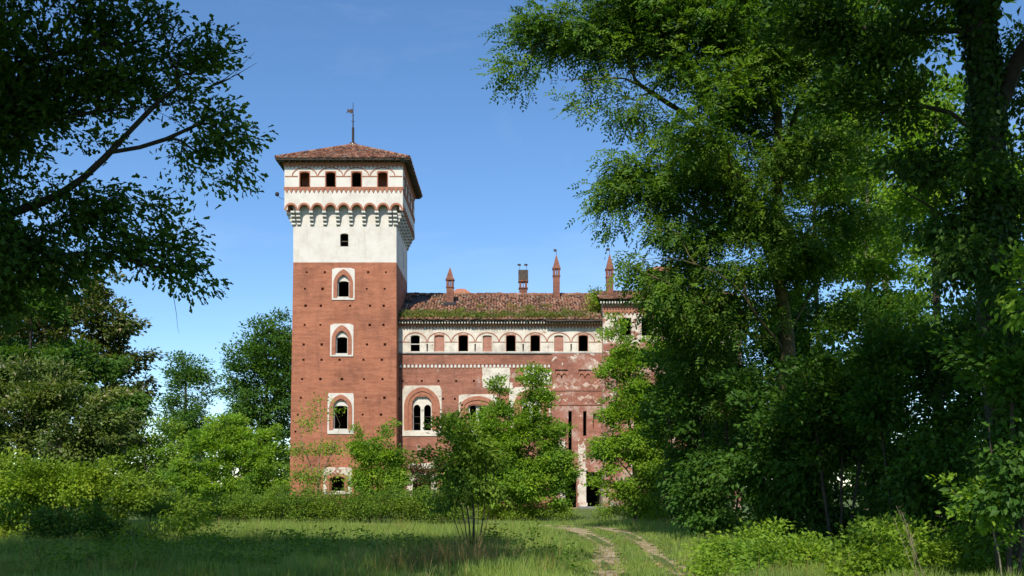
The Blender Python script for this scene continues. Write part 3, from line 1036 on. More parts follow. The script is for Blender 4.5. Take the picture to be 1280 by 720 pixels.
for k in range(4):                                    # rafter ends under the eave
    T = rot_side(k, TX, TY)
    for i in range(24):
        a = -HE + 0.2 + i * (2 * HE - 0.4) / 23
        mb.prism([T(a - .05, HT - .05, ZE - .22), T(a + .05, HT - .05, ZE - .22), T(a + .05, HT - .05, ZE - .101), T(a - .05, HT - .05, ZE - .101)], np.array(T(0, .5, 0)) - np.array(T(0, 0, 0)))
tag(mb.build('rafter_ends', M['wood'], troof), kind='stuff')

# vane on the apex
vane = empty('weather_vane'); vane.parent = tower; vane.location = (0, 0, ZA)
mb = MB(); lathe(mb, TX, TY, [(.22, ZA - .05), (.20, ZA + .12), (.10, ZA + .22), (0.01, ZA + .24)], 8); mb.build('foot', M['stone'], vane)
mb = MB(); lathe(mb, TX, TY, [(.10, ZA + .2), (.10, ZA + 1.5), (.05, ZA + 1.56), (.045, ZA + 2.5), (.07, ZA + 2.55), (.03, ZA + 2.62), (.025, ZA + 3.55), (0.002, ZA + 3.6)], 8); mb.build('pole', M['iron'], vane)
mb = MB()
fz = ZA + 2.85
fl = [(-.03, .16), (-.22, .20), (-.30, .10), (-.50, .22), (-.46, .02), (-.56, -.14), (-.32, -.06), (-.2, -.18), (-.03, -.14)]
mb.prism([(TX + x, TY - .015, fz + z) for x, z in fl], (0, .03, 0)); mb.build('flag', M['iron'], vane)
mb = MB(); mb.box(TX - .14, TX + .14, TY - .02, TY + .02, ZA + 2.0, ZA + 2.05); mb.build('crossbar', M['iron'], vane)

# floodlight on a bracket at the left corner
fb = np.array([TX - HT, TY - HT + .5, 24.2])
fl_ = empty('floodlight', fb, 'small dark floodlight on a thin bracket off the tower parapet', 'floodlight')
mb = MB(); V, Fc = [], []
tube(V, Fc, np.array([fb + (0.05, 0, -.05), fb + (-.35, -.05, 0.0), fb + (-.62, -.08, .22)]), np.array([.02, .02, .02]), 5)
mb.v = [tuple(p) for p in np.vstack(V).tolist()]; mb.f = Fc; mb.m = [0] * len(Fc); mb.build('bracket', M['iron'], fl_)
mb = MB(); lathe(mb, fb[0] - .66, fb[1] - .1, [(.02, fb[2] + .16), (.13, fb[2] + .2), (.16, fb[2] + .30), (.15, fb[2] + .42), (.09, fb[2] + .48), (.01, fb[2] + .5)], 9); mb.build('lamp_head', M['iron'], fl_)

# ------------------------------------------------------------------ the long wing
YW = 79.2
SW = F / YW
XL, XR = TX + HS, 7.2
wing = empty('castle_wing', ((XL + XR) / 2, YW, 0), 'long red brick castle wing with white upper storey and weedy tiled roof beside the tower', 'castle wing')


def TWg(a, d, z): return (a, YW - d, z)


def wx(u): return PX(u, YW)
def wz(v): return PZ(v, YW)


Z1, ZT = 12.39, 14.95
WC = [519, 549, 579, 609, 638.5, 669, 698.5, 729]
BRK = {1, 3, 6}
up = [(wx(u) - 0.385, wx(u) + 0.385, 12.50, 13.79) for u in WC]
slit = [(wx(u) - 0.06, wx(u) + 0.06, 12.48, 13.1, 0.4) for u in (534, 594, 654, 714)]
mb = MB(); wall(mb, TWg, XL, XR, Z1, ZT, 0, [h for h in up] + slit, 0.4); mb.build('plaster_wall', M['plaster_wing'], wing)
for i, h in enumerate(up):
    cx = (h[0] + h[1]) / 2
    w = empty('window'); w.parent = wing; w.location = np.array((cx, YW, h[2])) - np.array(wing.location)
    op = arch_prof(cx, 0.36, h[2], 13.68, 0.10, 8)
    mb = MB(); strip(mb, TWg, rect_prof(cx - 0.40, cx + 0.40, h[2], 13.86, op), op, 0.018, -0.3); mb.build('rim', M['terracotta'] if i % 3 else M['plaster_wing'], w)
    if i in BRK:
        mb = MB(); mb.box(cx - .37, cx + .37, YW + .10, YW + .2, 12.47, 13.78); mb.build('brick_infill', M['infill'], w)
    if i == 0:
        mb = MB(); mb.box(cx - .36, cx + .36, YW + .08, YW + .13, 13.05, 13.12); mb.build('crossbar', M['stone'], w)
    ho = [(cx - 0.95 * math.cos(math.pi * t / 16), 13.25 + 0.78 * math.sin(math.pi * t / 16)) for t in range(17)]
    hi = [(cx - 0.88 * math.cos(math.pi * t / 16), 13.25 + 0.71 * math.sin(math.pi * t / 16)) for t in range(17)]
    mb = MB(); strip(mb, TWg, ho, hi, 0.03, -0.02); mb.build('hood_mould', M['terracotta'], w)
for i in range(len(WC) + 1):
    a0 = XL + .05 if i == 0 else up[i - 1][1] + 0.04
    a1 = XR - .05 if i == len(WC) else up[i][0] - 0.04
    mb = MB(); mb.box(a0, a1, YW - .022, YW + .02, 13.21, 13.27); mb.build('string_course', M['terracotta'], wing)
mb = MB()
mb.box(XL, XR, YW - .07, YW + .02, 14.52, 14.80)
nt = 62
for i in range(nt):
    p_ = (XR - XL) / nt; a = XL + i * p_
    mb.prism([(a + .02, YW - .07, 14.52), (a + p_ / 2, YW - .07, 14.26), (a + p_ - .02, YW - .07, 14.52)], (0, .08, 0))
mb.build('sawtooth_frieze', M['terracotta'], wing)
mb = MB(); mb.box(XL, XR, YW - .10, YW + .02, 12.30, 12.39); mb.build('ledge', M['grey_stone'], wing)
# lower brick storeys
GW = [(503.2, 552, 482, 545, 8.0), (573.5, 621, 493, 546, 0), (640, 688, 484, 546, 0)]
lowh = []
for yy, xs in ((175, (50, 141, 220, 304, 388)), (260, (33, 242, 298)), (510, (141, 60, 250))):
    for x in xs:
        a, z = wx(490 + x / 3.79), wz(430 + yy / 3.79)
        lowh.append((round(a - .08, 4), round(a + .08, 4), round(z - .08, 4), round(z + .08, 4), 0.3))
for g4 in GW:
    cx = (wx(g4[0]) + wx(g4[1])) / 2
    lowh.append((cx - 0.76, cx + 0.76, wz(538), wz(g4[2]) - 0.88))
gl = [(wx(515), wx(540), 0.4, 2.4), (wx(585), wx(615), 0.0, 2.6)]
lowh += gl
XB = 3.15                                            # the decayed bay starts here
mb = MB(); wall(mb, TWg, XL, XB, -0.1, 12.30, 0, lowh[:-2] + gl, 0.4); mb.build('brick_wall', M['brick_wing'], wing)
mb = MB(); mb.box(XL, XB, YW - .05, YW + .02, 11.44, 11.60); mb.build('dentil_band', M['brick_wing'], wing)
mb = MB()
for i in range(52):
    a = XL + 0.1 + i * 0.31
    if a < XR - .1: mb.box(a, a + .17, YW - .06, YW + .02, 11.20, 11.43)
tag(mb.build('dentils', M['stone'], wing), kind='stuff')
for j, g4 in enumerate(GW):
    x0, x1, z0, z1 = wx(g4[0]), wx(g4[1]), wz(g4[3]), wz(g4[2])
    cx = (x0 + x1) / 2
    zs = wz(538)
    w = empty('window'); w.parent = wing; w.location = np.array((cx, YW, z0)) - np.array(wing.location)
    hw = (x1 - x0) / 2
    ao = arch_prof(cx, hw - .12, zs, wz(508), z1 - 0.12 - wz(508), 18, 0.08)
    am = arch_prof(cx, hw - .45, zs, wz(508), z1 - 0.45 - wz(508), 18, 0.08)
    ai = arch_prof(cx, hw - .72, zs, wz(508), z1 - 0.75 - wz(508), 18, 0.08)
    mb = MB(); strip(mb, TWg, rect_prof(x0, x1, zs, z1, ao), ao, .035, -.05); mb.build('surround', M['plaster_wing'], w)
    mb = MB(); strip(mb, TWg, ao, am, .08, -.1); mb.build('archivolt', M['terracotta'], w)
    mb = MB(); strip(mb, TWg, am, ai, .02, -.25); mb.build('archivolt', M['terracotta'], w)
    mb = MB(); mb.box(x0, x1, YW - .07, YW + .3, z0, zs); mb.build('sill', M['plaster_wing'], w)
    # two lancets and a column between them, cut out of the tympanum
    mb = MB()
    hl = (hw - .72) / 2
    for s in (-1, 1):
        c2 = cx + s * hl
        lan = arch_prof(c2, hl - 0.14, zs, wz(511), 0.34, 18)
        if s < 0: outer = [(max(min(p[0], cx), x0), p[1]) for p in rect_prof(cx - 2 * hl, cx, zs, z1 - 0.8, lan)]
        else: outer = [(min(max(p[0], cx), x1), p[1]) for p in rect_prof(cx, cx + 2 * hl, zs, z1 - 0.8, lan)]
        outer = [(p[0], min(p[1], wz(508) + (z1 - .74 - wz(508)) * math.sqrt(max(0, 1 - ((p[0] - cx) / (hw - .70)) ** 2))) if i_ > 2 and i_ < len(outer) - 3 else p[1]) for i_, p in enumerate(outer)]
        strip(mb, TWg, outer, lan, -.20, -.36)
    mb.build('tympanum', M['plaster_wing'], w)
    mb = MB(); lathe(mb, cx, YW + .27, [(.13, zs), (.10, zs + .15), (.085, zs + .2), (.08, wz(512) - .2), (.14, wz(512)), (.14, wz(511))], 10); mb.build('column', M['stone'], w)
    if j == 0:
        for zz in (zs + .55, zs + 1.1):
            mb = MB(); mb.box(cx - 2 * hl, cx + 2 * hl, YW + .5, YW + .54, zz, zz + .05); mb.build('crossbar', M['iron'], w)
# plaster patches left on the brick
for (u0, u1, v0, v1) in ((603, 637, 459.5, 485), (636, 641, 478, 560), (511, 545, 579, 586), (655, 690, 462, 480)):
    mb = MB()
    x0, x1, z0, z1 = wx(u0), min(wx(u1), XB - .03), wz(v1), wz(v0)
    r = random.Random(int(u0))
    pts = []
    for (ax, az), (bx, bz) in zip(((x0, z0), (x1, z0), (x1, z1), (x0, z1)), ((x1, z0), (x1, z1), (x0, z1), (x0, z0))):
        for k in range(6): pts.append((ax + (bx - ax) * k / 6 + r.gauss(0, .03), az + (bz - az) * k / 6 + r.gauss(0, .03)))
    mb.prism([(p[0], YW - .024, p[1]) for p in pts], (0, .03, 0)); mb.build('plaster_patch', M['plaster_wing'], wing)
for h in gl:
    mb = MB(); x0, x1 = h[0], h[1]
    cx = (x0 + x1) / 2; hw = (x1 - x0) / 2
    op = arch_prof(cx, hw - .05, h[2], h[3] - .35, .3, 12)
    w = empty('window'); w.parent = wing; w.location = np.array((cx, YW, h[2])) - np.array(wing.location)
    strip(mb, TWg, rect_prof(x0 - .4, x1 + .4, h[2], h[3] + .45, op), op, .04, -.3); mb.build('surround', M['plaster_old'], w)
# the decayed entrance bay, slightly proud
bay = empty('entrance_bay'); bay.parent = wing; bay.location = np.array((5.1, YW, 0)) - np.array(wing.location)
bh = [(wx(710.3), wx(714.7), wz(570), wz(514)), (wx(728.7), wx(733), wz(545), wz(514)), (wx(741), wx(751.5), wz(536), wz(517), .4),
      (wx(700), wx(720.5), 0.05, wz(588)), (wx(733), wx(758), 0.05, wz(590)), (wx(694), wx(709.5), wz(473), wz(462), .12), (wx(723), wx(739), wz(473), wz(462), .12)]
mb = MB(); wall(mb, TWg, XB, XR + .9, -0.1, 12.30, .12, bh, .6); mb.face([(XB, YW - .12, -.1), (XB, YW + .01, -.1), (XB, YW + .01, 12.3), (XB, YW - .12, 12.3)])
mb.face([(XB, YW - .12, 12.3), (XR, YW - .12, 12.3), (XR, YW + .01, 12.3), (XB, YW + .01, 12.3)])
mb.build('brick_wall', M['brick_bay'], bay)
for u0, u1 in ((694, 709.5), (723, 739)):
    mb = MB()
    for c in (u0 + 4, u1 - 4):
        o_ = [(wx(c) - .3 * math.cos(math.pi * t / 10), wz(472.5) + .48 * math.sin(math.pi * t / 10)) for t in range(11)]
        i_ = [(wx(c) - .2 * math.cos(math.pi * t / 10), wz(472.5) + .36 * math.sin(math.pi * t / 10)) for t in range(11)]
        strip(mb, TWg, o_, i_, .10, 0.0)
    mb.build('blind_arch', M['terracotta'], bay)
for zc, n_ in ((wz(481), 5), (wz(497), 6)):              # rows of plaster lozenges
    for i in range(n_):
        x = wx(697) + i * (wx(745) - wx(697)) / (n_ - 1)
        mb = MB(); hh = .30 + .08 * ((i * 7) % 3)
        mb.prism([(x - .33, YW - .135, zc), (x, YW - .135, zc - hh), (x + .33, YW - .135, zc), (x, YW - .135, zc + hh * .7)], (0, .03, 0)); mb.build('lozenge', M['bay_plaster'], bay)
for v in (488, 506):
    mb = MB(); mb.box(XB, XR - .02, YW - .17, YW - .10, wz(v) - .05, wz(v) + .06); mb.build('string_course', M['brick_wing'], bay)
mb = MB(); x = wx(727)
mb.box(x - .34, x + .34, YW - .30, YW - .05, .45, 3.0); mb.box(x - .30, x + .30, YW - .27, YW - .05, 3.0, wz(548)); mb.box(x - .44, x + .44, YW - .42, YW - .05, 0, .45); mb.box(x - .42, x + .42, YW - .38, YW - .05, 3.0, 3.2)
mb.build('pilaster', M['plaster_old'], bay)
mb = MB(); x = wx(703)
mb.box(x - .22, x + .22, YW - .25, YW - .05, 0, wz(535)); mb.build('pilaster', M['plaster_old'], bay)
mb = MB(); mb.box(wx(760), wx(770), YW - .4, YW - .05, wz(602), wz(591)); mb.build('impost', M['terracotta'], bay)
mb = MB(); mb.box(wx(722), wx(760), YW - 1.3, YW - .13, -.05, .16); mb.build('doorstep', M['grey_stone'], bay)
# back of the wing; the near-black sheet inside stands for unlit rooms
mb = MB()
mb.box(XL, XR, YW + 4.2, YW + 4.3, 0, 14.9); mb.build('dark_backing', M['dark'], wing)
mb = MB(); mb.box(XL, XR, YW + .45, YW + 11.6, 12.0, 12.1); mb.build('floor_slab', M['wood'], wing)
mb = MB(); mb.box(XL + .01, XR, YW + 11.6, YW + 11.9, 0, 14.9); mb.build('rear_wall', M['brick_wing'], wing)

# wing roof
YE, ZEW, YR, ZR = YW - .5, 14.92, YW + 6.0, 18.12
wroof = empty('roof'); wroof.parent = wing; wroof.location = np.array(((XL + XR) / 2, YE, ZEW)) - np.array(wing.location)
LS = math.hypot(YR - YE, ZR - ZEW)
SL = np.array((0, (YR - YE) / LS, (ZR - ZEW) / LS))
mb = MB()
mb.face([(XL, YE, ZEW), (XR + .3, YE, ZEW), (XR + .3, YR, ZR), (XL, YR, ZR)])
mb.face([(XL, YR, ZR), (XR + .3, YR, ZR), (XR + .3, YR + 6.4, ZEW), (XL, YR + 6.4, ZEW)])
mb.face([(XL, YE, ZEW - .12), (XL, YE + .6, ZEW - .12), (XR + .3, YE + .6, ZEW - .12), (XR + .3, YE, ZEW - .12)])
mb.face([(XL, YE, ZEW - .12), (XR + .3, YE, ZEW - .12), (XR + .3, YE, ZEW), (XL, YE, ZEW)])
mb.build('boarding', M['wood'], wroof)
mb = MB()
HOL = [(1.3, 6.0, .9), (.5, 4.6, .7), (11.7, 3.4, .35), (9.2, 5.6, .28)]     # slipped tiles
tiles(mb, (XL, YE - .06, ZEW), (1, 0, 0), SL, XR - XL, LS, lambda a, s: not any(math.hypot(a - h[0], s - h[1]) < h[2] for h in HOL), 7, tw=.235, tl=.38, jit=1.5)
for i in range(48):                                     # ridge tiles
    x = XL + i * (XR - XL) / 48
    rr = random.Random(i)
    z = ZR + .06 + rr.gauss(0, .02)
    b0 = len(mb.v)
    for xx in (x - .02, x + .37):
        for yy, zz in ((-.17, -.07), (-.1, .08), (0, .13), (.1, .08), (.17, -.07)): mb.v.append((xx, YR + yy, z + zz + (0.025 if xx < x else 0)))
    for e in range(4): mb.f.append((b0 + e, b0 + e + 1, b0 + e + 6, b0 + e + 5)); mb.m.append(0)
tag(mb.build('clay_tiles', M['tile_moss'], wroof), kind='stuff')
mb = MB()
for i in range(72):
    a = XL + .1 + i * .224
    if a < XR - .05: mb.box(a, a + .09, YE + .04, YW - .08, ZEW - .26, ZEW - .121)
tag(mb.build('rafter_ends', M['stone'], wroof), kind='stuff')
mb = MB(); V, Fc = [], []
gx = np.linspace(wx(682), XR, 9)
tube(V, Fc, np.column_stack([gx, np.full(9, YE - .10), ZEW - .10 + .03 * np.sin(gx * 3)]), np.full(9, .085), 7)
mb.v = [tuple(p) for p in np.vstack(V).tolist()]; mb.f = Fc; mb.m = [0] * len(Fc); mb.build('gutter', M['iron'], wroof)
# hipped roof of the rear range peeping over the ridge
mb = MB()
pk = P(578, 359.5, 91); hw_ = 2.2
bz = 17.2
cs = [(pk[0] - hw_ - 1.4, 88.6, bz), (pk[0] + 3.6, 88.6, bz), (pk[0] + 3.6, 95, bz), (pk[0] - hw_ - 1.4, 95, bz)]
p1, p2 = (pk[0] - .5, 91.5, pk[2]), (pk[0] + .2, 91.5, pk[2])
mb.face([cs[0], cs[1], p2, p1]); mb.face([cs[1], cs[2], p2]); mb.face([cs[2], cs[3], p1, p2]); mb.face([cs[3], cs[0], p1])
mb.build('rear_hip', M['terracotta'], wroof)


def chimney(root, cx, cy, w, z0, z_body, z_tip, lantern=True, flash=False, vanes=0):
    c = empty('chimney'); c.parent = root; c.location = np.array((cx, cy, z0)) - np.array(root.location)
    h = w / 2
    mb = MB(); mb.box(cx - h * .86, cx + h * .86, cy - h * .86, cy + h * .86, z0, z_body - .62); mb.build('shaft', M['sooty'], c)
    mb = MB(); mb.box(cx - h, cx + h, cy - h, cy + h, z_body - .66, z_body - .56); mb.box(cx - h * 1.08, cx + h * 1.08, cy - h * 1.08, cy + h * 1.08, z_body - .06, z_body + .06)
    for sx in (-1, 1):
        for sy in (-1, 1): mb.box(cx + sx * h * .62 - .09, cx + sx * h * .62 + .09, cy + sy * h * .62 - .09, cy + sy * h * .62 + .09, z_body - .57, z_body - .05)
    mb.box(cx - .035, cx + .035, cy - h * .86, cy + h * .86, z_body - .56, z_body - .05)
    mb.build('lantern', M['sooty'], c)
    if z_tip > z_body:
        mb = MB(); lathe(mb, cx, cy, [(h * 1.35, z_body + .05), (h * .75, z_body + (z_tip - z_body) * .55), (h * .16, z_tip), (0.005, z_tip + .08)], 4, 0, True); mb.build('spire', M['sooty_terracotta'], c)
    if flash:
        mb = MB(); mb.box(cx - h - .2, cx + h + .2, cy - h - .14, cy + h + .2, z0 + .25, z0 + .46); mb.build('flashing', M['lead'], c)
    for k in range(vanes):
        x = cx + (k - (vanes - 1) / 2) * .55
        mb = MB(); zt = max(z_tip, z_body)
        lathe(mb, x, cy, [(.018, zt), (.015, zt + .55), (0.002, zt + .56)], 5)
        mb.prism([(x, cy, zt + .32), (x - .26, cy, zt + .36), (x - .2, cy, zt + .46), (x - .28, cy, zt + .54), (x, cy, zt + .54)], (0, .02, 0)); mb.build('vane', M['iron'], c)
    return c


def chim_at(root, u, y, wpx, vb, vbody, vtip, **k):
    s = F / y
    return chimney(root, PX(u, y), y, wpx / s, PZ(vb, y), PZ(vbody, y), PZ(vtip, y), **k)


chim_at(wing, 562.6, 82.4, 10, 386, 350, 335, flash=True)
c2 = chim_at(wing, 654, 86.3, 11.5, 380, 352, 352, vanes=0)
y2 = 86.3; s2 = F / y2; x2 = PX(654, y2)
mb = MB(); mb.box(x2 - .42, x2 + .42, y2 - .42, y2 + .42, PZ(352, y2) + .061, PZ(338.5, y2)); mb.build('hood', M['wood'], c2)
for dx in (-.3, .28):
    mb = MB(); zt = PZ(338.5, y2)
    lathe(mb, x2 + dx, y2, [(.018, zt), (.015, zt + .6), (.002, zt + .61)], 5)
    mb.prism([(x2 + dx + .1, y2, zt + .42), (x2 + dx - .2, y2, zt + .45), (x2 + dx - .2, y2, zt + .6), (x2 + dx + .1, y2, zt + .6)], (0, .02, 0)); mb.build('vane', M['iron'], c2)
chim_at(wing, 695.5, 84.2, 9.5, 378, 336, 319.5, vanes=1)

# ------------------------------------------------------------------ the taller block on the right, mostly behind leaves
YB = 78.2
bx0, bx1 = XR - .05, 18.0
ZBT = 16.25
blk = empty('castle_block', ((bx0 + bx1) / 2, YB, 0), 'taller castle block with peeling plaster half hidden behind the trees', 'castle block')


def TB(a, d, z): return (a, YB - d, z)


bw = [(PX(u, YB) - .45, PX(u, YB) + .45, 13.6, 15.0) for u in (782, 809, 838, 867)]
mb = MB(); wall(mb, TB, bx0, bx1, 13.0, ZBT, 0, bw, .4); mb.face([(bx0, YB, 0), (bx0, YB, ZBT), (bx0, YB + 10, ZBT), (bx0, YB + 10, 0)]); mb.build('plaster_wall', M['plaster_old'], blk)
mb = MB(); wall(mb, TB, bx0 + .0, bx1, -.1, 13.0, 0, [(PX(u, YB) - .5, PX(u, YB) + .5, 6.2, 8.6) for u in (800, 850)], .4); mb.build('brick_wall', M['brick_bay'], blk)
mb = MB(); mb.box(bx0 - .05, bx1, YB - .09, YB + .02, 15.5, 15.95)
for i in range(34):
    a = bx0 + i * .31
    mb.prism([(a, YB - .09, 15.5), (a + .155, YB - .09, 15.24), (a + .31, YB - .09, 15.5)], (0, .1, 0))
mb.build('sawtooth_frieze', M['terracotta'], blk)
mb = MB(); mb.box(PX(838, YB), PX(880, YB), YB - .03, YB + .01, wz(475), wz(446)); mb.build('plaster_patch', M['plaster_wing'], blk)
mb = MB(); mb.box(bx0 + .1, bx1, YB + 4.0, YB + 4.2, 0, 16.2); mb.build('dark_backing', M['dark'], blk)  # near-black sheet painted as the darkness behind the block's windows
broof = empty('roof'); broof.parent = blk; broof.location = np.array((bx0, YB, ZBT)) - np.array(blk.location)
YE2, ZE2, YR2, ZR2 = YB - .55, 16.35, YB + 5.0, 18.0
L2 = math.hypot(YR2 - YE2, ZR2 - ZE2)
mb = MB()
mb.face([(bx0 - .3, YE2, ZE2), (bx1, YE2, ZE2), (bx1, YR2, ZR2), (bx0 - .3, YR2, ZR2)])
mb.face([(bx0 - .3, YR2, ZR2), (bx1, YR2, ZR2), (bx1, YR2 + 5.5, ZE2), (bx0 - .3, YR2 + 5.5, ZE2)])
mb.face([(bx0 - .3, YE2, ZE2 - .12), (bx0 - .3, YE2 + .7, ZE2 - .12), (bx1, YE2 + .7, ZE2 - .12), (bx1, YE2, ZE2 - .12)])
mb.build('boarding', M['wood'], broof)
mb = MB(); tiles(mb, (bx0 - .3, YE2 - .05, ZE2), (1, 0, 0), ((0, (YR2 - YE2) / L2, (ZR2 - ZE2) / L2)), bx1 - bx0 + .3, L2, lambda a, s: True, 9, tw=.235, tl=.38, jit=1.4)
tag(mb.build('clay_tiles', M['tile_moss'], broof), kind='stuff')
mb = MB()
for i in range(44):
    a = bx0 - .25 + i * .224
    mb.box(a, a + .10, YE2 + .03, YB - .1, ZE2 - .30, ZE2 - .125)
tag(mb.build('rafter_ends', M['stone'], broof), kind='stuff')
tur = empty('turret'); tur.parent = blk; tur.location = np.array((PX(826, 81), 81, 17)) - np.array(blk.location)
mb = MB(); x = PX(826, 81); mb.box(x - 1.0, x + 1.0, 80.2, 82.2, 16.6, PZ(341, 81)); mb.build('plaster_wall', M['plaster_old'], tur)
mb = MB(); lathe(mb, x, 81.2, [(1.75, PZ(341, 81) - .05), (1.75, PZ(341, 81) + .1), (.02, PZ(332, 81))], 4, 0, True); mb.build('roof_cap', M['terracotta'], tur)
chim_at(blk, 762, 81.6, 10, 376, 337, 318.5, vanes=1)
mb = MB(); lathe(mb, PX(747, 80), 80, [(.03, 15.6), (.025, PZ(360, 80)), (.01, PZ(359, 80))], 6); mb.build('iron_rod', M['iron'], blk)

# ------------------------------------------------------------------ trees and shrubs
FAR = dict(n=34, L=.20, rs=.50, w=.62, shape='rhomb', rough=.5, flat=.5)      # leaves of trees 45 m and more away
MID = dict(n=44, L=.155, rs=.31, w=.58, shape='rhomb', rough=.5, flat=.5)
NEAR = dict(n=34, L=.115, rs=.28, w=.58, shape='leaf', rough=.5, flat=.5)
OAK = dict(n=30, L=.135, rs=.27, w=.62, shape='oak', rough=.55, up=.7)
ASH = dict(n=11, L=.36, rs=.44, w=.46, shape='rhomb', pinnate=3, droop=.35, rough=.5, flat=.5)

# foreground oak on the left, its trunk outside the picture
plant('oak_tree', 'dark oak reaching in over the upper left sky, bare twigs at one branch end', 'tree', 17.0,
      [(30, 40, 95, 60), (130, 30, 85, 45), (215, 45, 70, 40), (255, 75, 40, 40), (20, 140, 75, 60), (95, 100, 80, 45), (170, 95, 60, 38), (215, 120, 50, 32), (270, 150, 42, 24),
       (285, 180, 32, 26), (300, 212, 18, 26), (255, 190, 45, 22), (190, 185, 40, 16), (240, 215, 22, 14), (40, 225, 60, 40), (30, 300, 60, 46), (110, 265, 70, 34), (170, 255, 50, 32),
       (200, 290, 50, 34), (140, 315, 70, 26), (225, 320, 38, 34), (240, 352, 24, 26), (215, 260, 34, 20), (302, 174, 16, 14), (290, 232, 20, 14), (60, 140, 40, 30), (120, 175, 30, 16), (60, 345, 70, 26), (0, 380, 50, 40), (-60, 120, 90, 150, -1, 2), (-60, 300, 90, 110, -1, 2)],
      [[(-90, None), (-85, 480), (-80, 330), (-95, 120), (-90, -80), (-70, -260, -1)], [(-82, 330), (-10, 275), (75, 245), (130, 200), (160, 165), (205, 120)],
       [(140, 190), (175, 186), (240, 160), (275, 140)], [(-80, 360), (20, 332), (75, 318), (135, 316), (200, 335)], [(-95, 120), (0, 85), (100, 60), (190, 50)], [(-90, 200), (20, 160), (110, 140), (150, 138), (230, 128)],
       [(-90, -60), (-60, -200, -2), (20, -300, -3)], [(-90, -80), (60, -270, -1.5), (130, -330, -2)], [(-88, 40), (-150, -150, -4), (-300, -330, -6)]],
      OAK, 'oak', 'bark_oak', r0=.30, rtip=.0055, sp=.34, step=.22, cull=-.32, nsc=.55, hollow=.6, cov=4.0,
      extra_world=[(-9, 12.5, 13.2, 5.5, 4, 4), (-6.2, 15, 13.6, 3.0, 3, 2.6), (-7.5, 8, 12.5, 5, 3.5, 3), (-3.6, 10.5, 13, 2.6, 3, 2.4), (-10, 14.5, 14, 5, 4, 4), (-15, 12, 12, 5, 6, 6), (-12, 7.5, 12.5, 5, 3.5, 4.5)],  # unseen crown lobes, extended toward the camera to shade oak and grass
      wlf=dict(n=26, L=.30, rs=.8, w=.62, up=.7), wsp=1.0, wcov=3.8)
# its dead twigs
V, Fc = [], []
tw_root = P(258, 110, 17)
r = np.random.default_rng(8)
for e in ((318, 66), (300, 92), (305, 78), (322, 98 - 20), (292, 100)):
    q = smooth_line([tw_root, P(285, 98, 17) + r.normal(size=3) * .02, P(e[0], e[1], 17 + r.normal() * .1)], .12, r, .012)
    tube(V, Fc, q, np.linspace(.012, .002, len(q)), 4)
q = smooth_line([P(212, 345, 17), P(219, 380, 17), P(224, 417, 17)], .1, r, .012)
tube(V, Fc, q, np.linspace(.007, .002, len(q)), 4)
me = bpy.data.meshes.new('dead_twigs'); me.from_pydata(np.vstack(V).tolist(), [], Fc); me.update()
oak = bpy.data.objects['oak_tree']
link('dead_twigs', me, M['bark_oak'], oak)

# middle distance, left of the tower
plant('dark_tree', 'dense dark tree with olive brown tips behind the pale flowering shrub', 'tree', 41,
      [(120, 390, 55, 45), (85, 360, 50, 40), (150, 430, 38, 50), (40, 400, 70, 60), (165, 490, 30, 42), (95, 470, 80, 60), (20, 480, 70, 70), (120, 540, 60, 40), (-50, 420, 70, 90)],
      [[(70, None), (75, 560), (80, 470), (85, 380)], [(75, 520), (120, 440), (140, 410)], [(75, 540), (20, 450)], [(76, 500), (150, 480)]],
      dict(MID, L=.19, odd=.10), 'olive', 'bark', r0=.32, sp=.85, cull=-.5)
plant('deep_tree', 'shaded green tree standing under the oak, left edge', 'tree', 36,
      [(20, 380, 60, 40), (60, 430, 60, 50), (10, 450, 60, 50), (110, 470, 50, 45), (150, 520, 38, 45), (-40, 420, 60, 70)],
      [[(30, None), (35, 500), (40, 400)], [(35, 520), (100, 470)], [(35, 510), (-10, 430)]], MID, 'deep', 'bark', r0=.25, sp=.8)
plant('flowering_shrub', 'pale grey green shrub with creamy blossom tips above the bramble bank', 'shrub', 33,
      [(60, 480, 60, 36), (25, 520, 50, 45), (100, 510, 55, 36), (140, 545, 34, 32), (60, 560, 70, 40), (-20, 500, 50, 60)],
      [[(60, None), (62, 560), (60, 500)], [(50, None), (20, 540)], [(70, None), (110, 540)]], dict(MID, L=.13, odd=.07), 'elder', 'bark', r0=.09, sp=.6)
plant('bramble_bank', 'yellow green bramble bank along the left edge of the meadow', 'brambles', 31,
      [(0, 620, 70, 45), (55, 625, 50, 45), (100, 622, 50, 45), (150, 632, 45, 38), (195, 640, 36, 32), (235, 645, 30, 24), (-60, 620, 60, 50), (40, 600, 60, 30), (120, 608, 40, 26), (12, 575, 24, 20), (70, 580, 18, 20), (108, 588, 12, 14), (165, 604, 14, 16), (215, 620, 14, 14), (-20, 580, 20, 22), (40, 590, 14, 22), (135, 590, 8, 16)],
      [[(x, None), (x + 4, 640), (x + 8, 610)] for x in (-50, -10, 20, 50, 85, 115, 150, 185, 225)],
      dict(NEAR, L=.115, n=34, rs=.30, shape='rhomb', rough=.7), 'yellow', 'bark', r0=.03, sp=.46, cull=-.15, nsc=.8, parts=('stems', 'foliage'))
plant('hawthorn_shrub', 'darker ragged shrub in front of the bramble bank, at the meadow corner', 'shrub', 28.5,
      [(22, 652, 30, 24), (80, 660, 24, 18), (128, 655, 20, 22), (60, 640, 14, 18), (175, 664, 18, 14), (118, 632, 10, 14)], [[(u, None), (u + 6, 655), (u - 3, 640)] for u in (10, 30, 75, 90, 125, 140, 172)],
      dict(NEAR, L=.10, rs=.26, rough=.6), 'shade', 'bark', r0=.02, rtip=.003, sp=.36, cull=-.1, nsc=.5, cov=3, parts=('stems', 'foliage'))
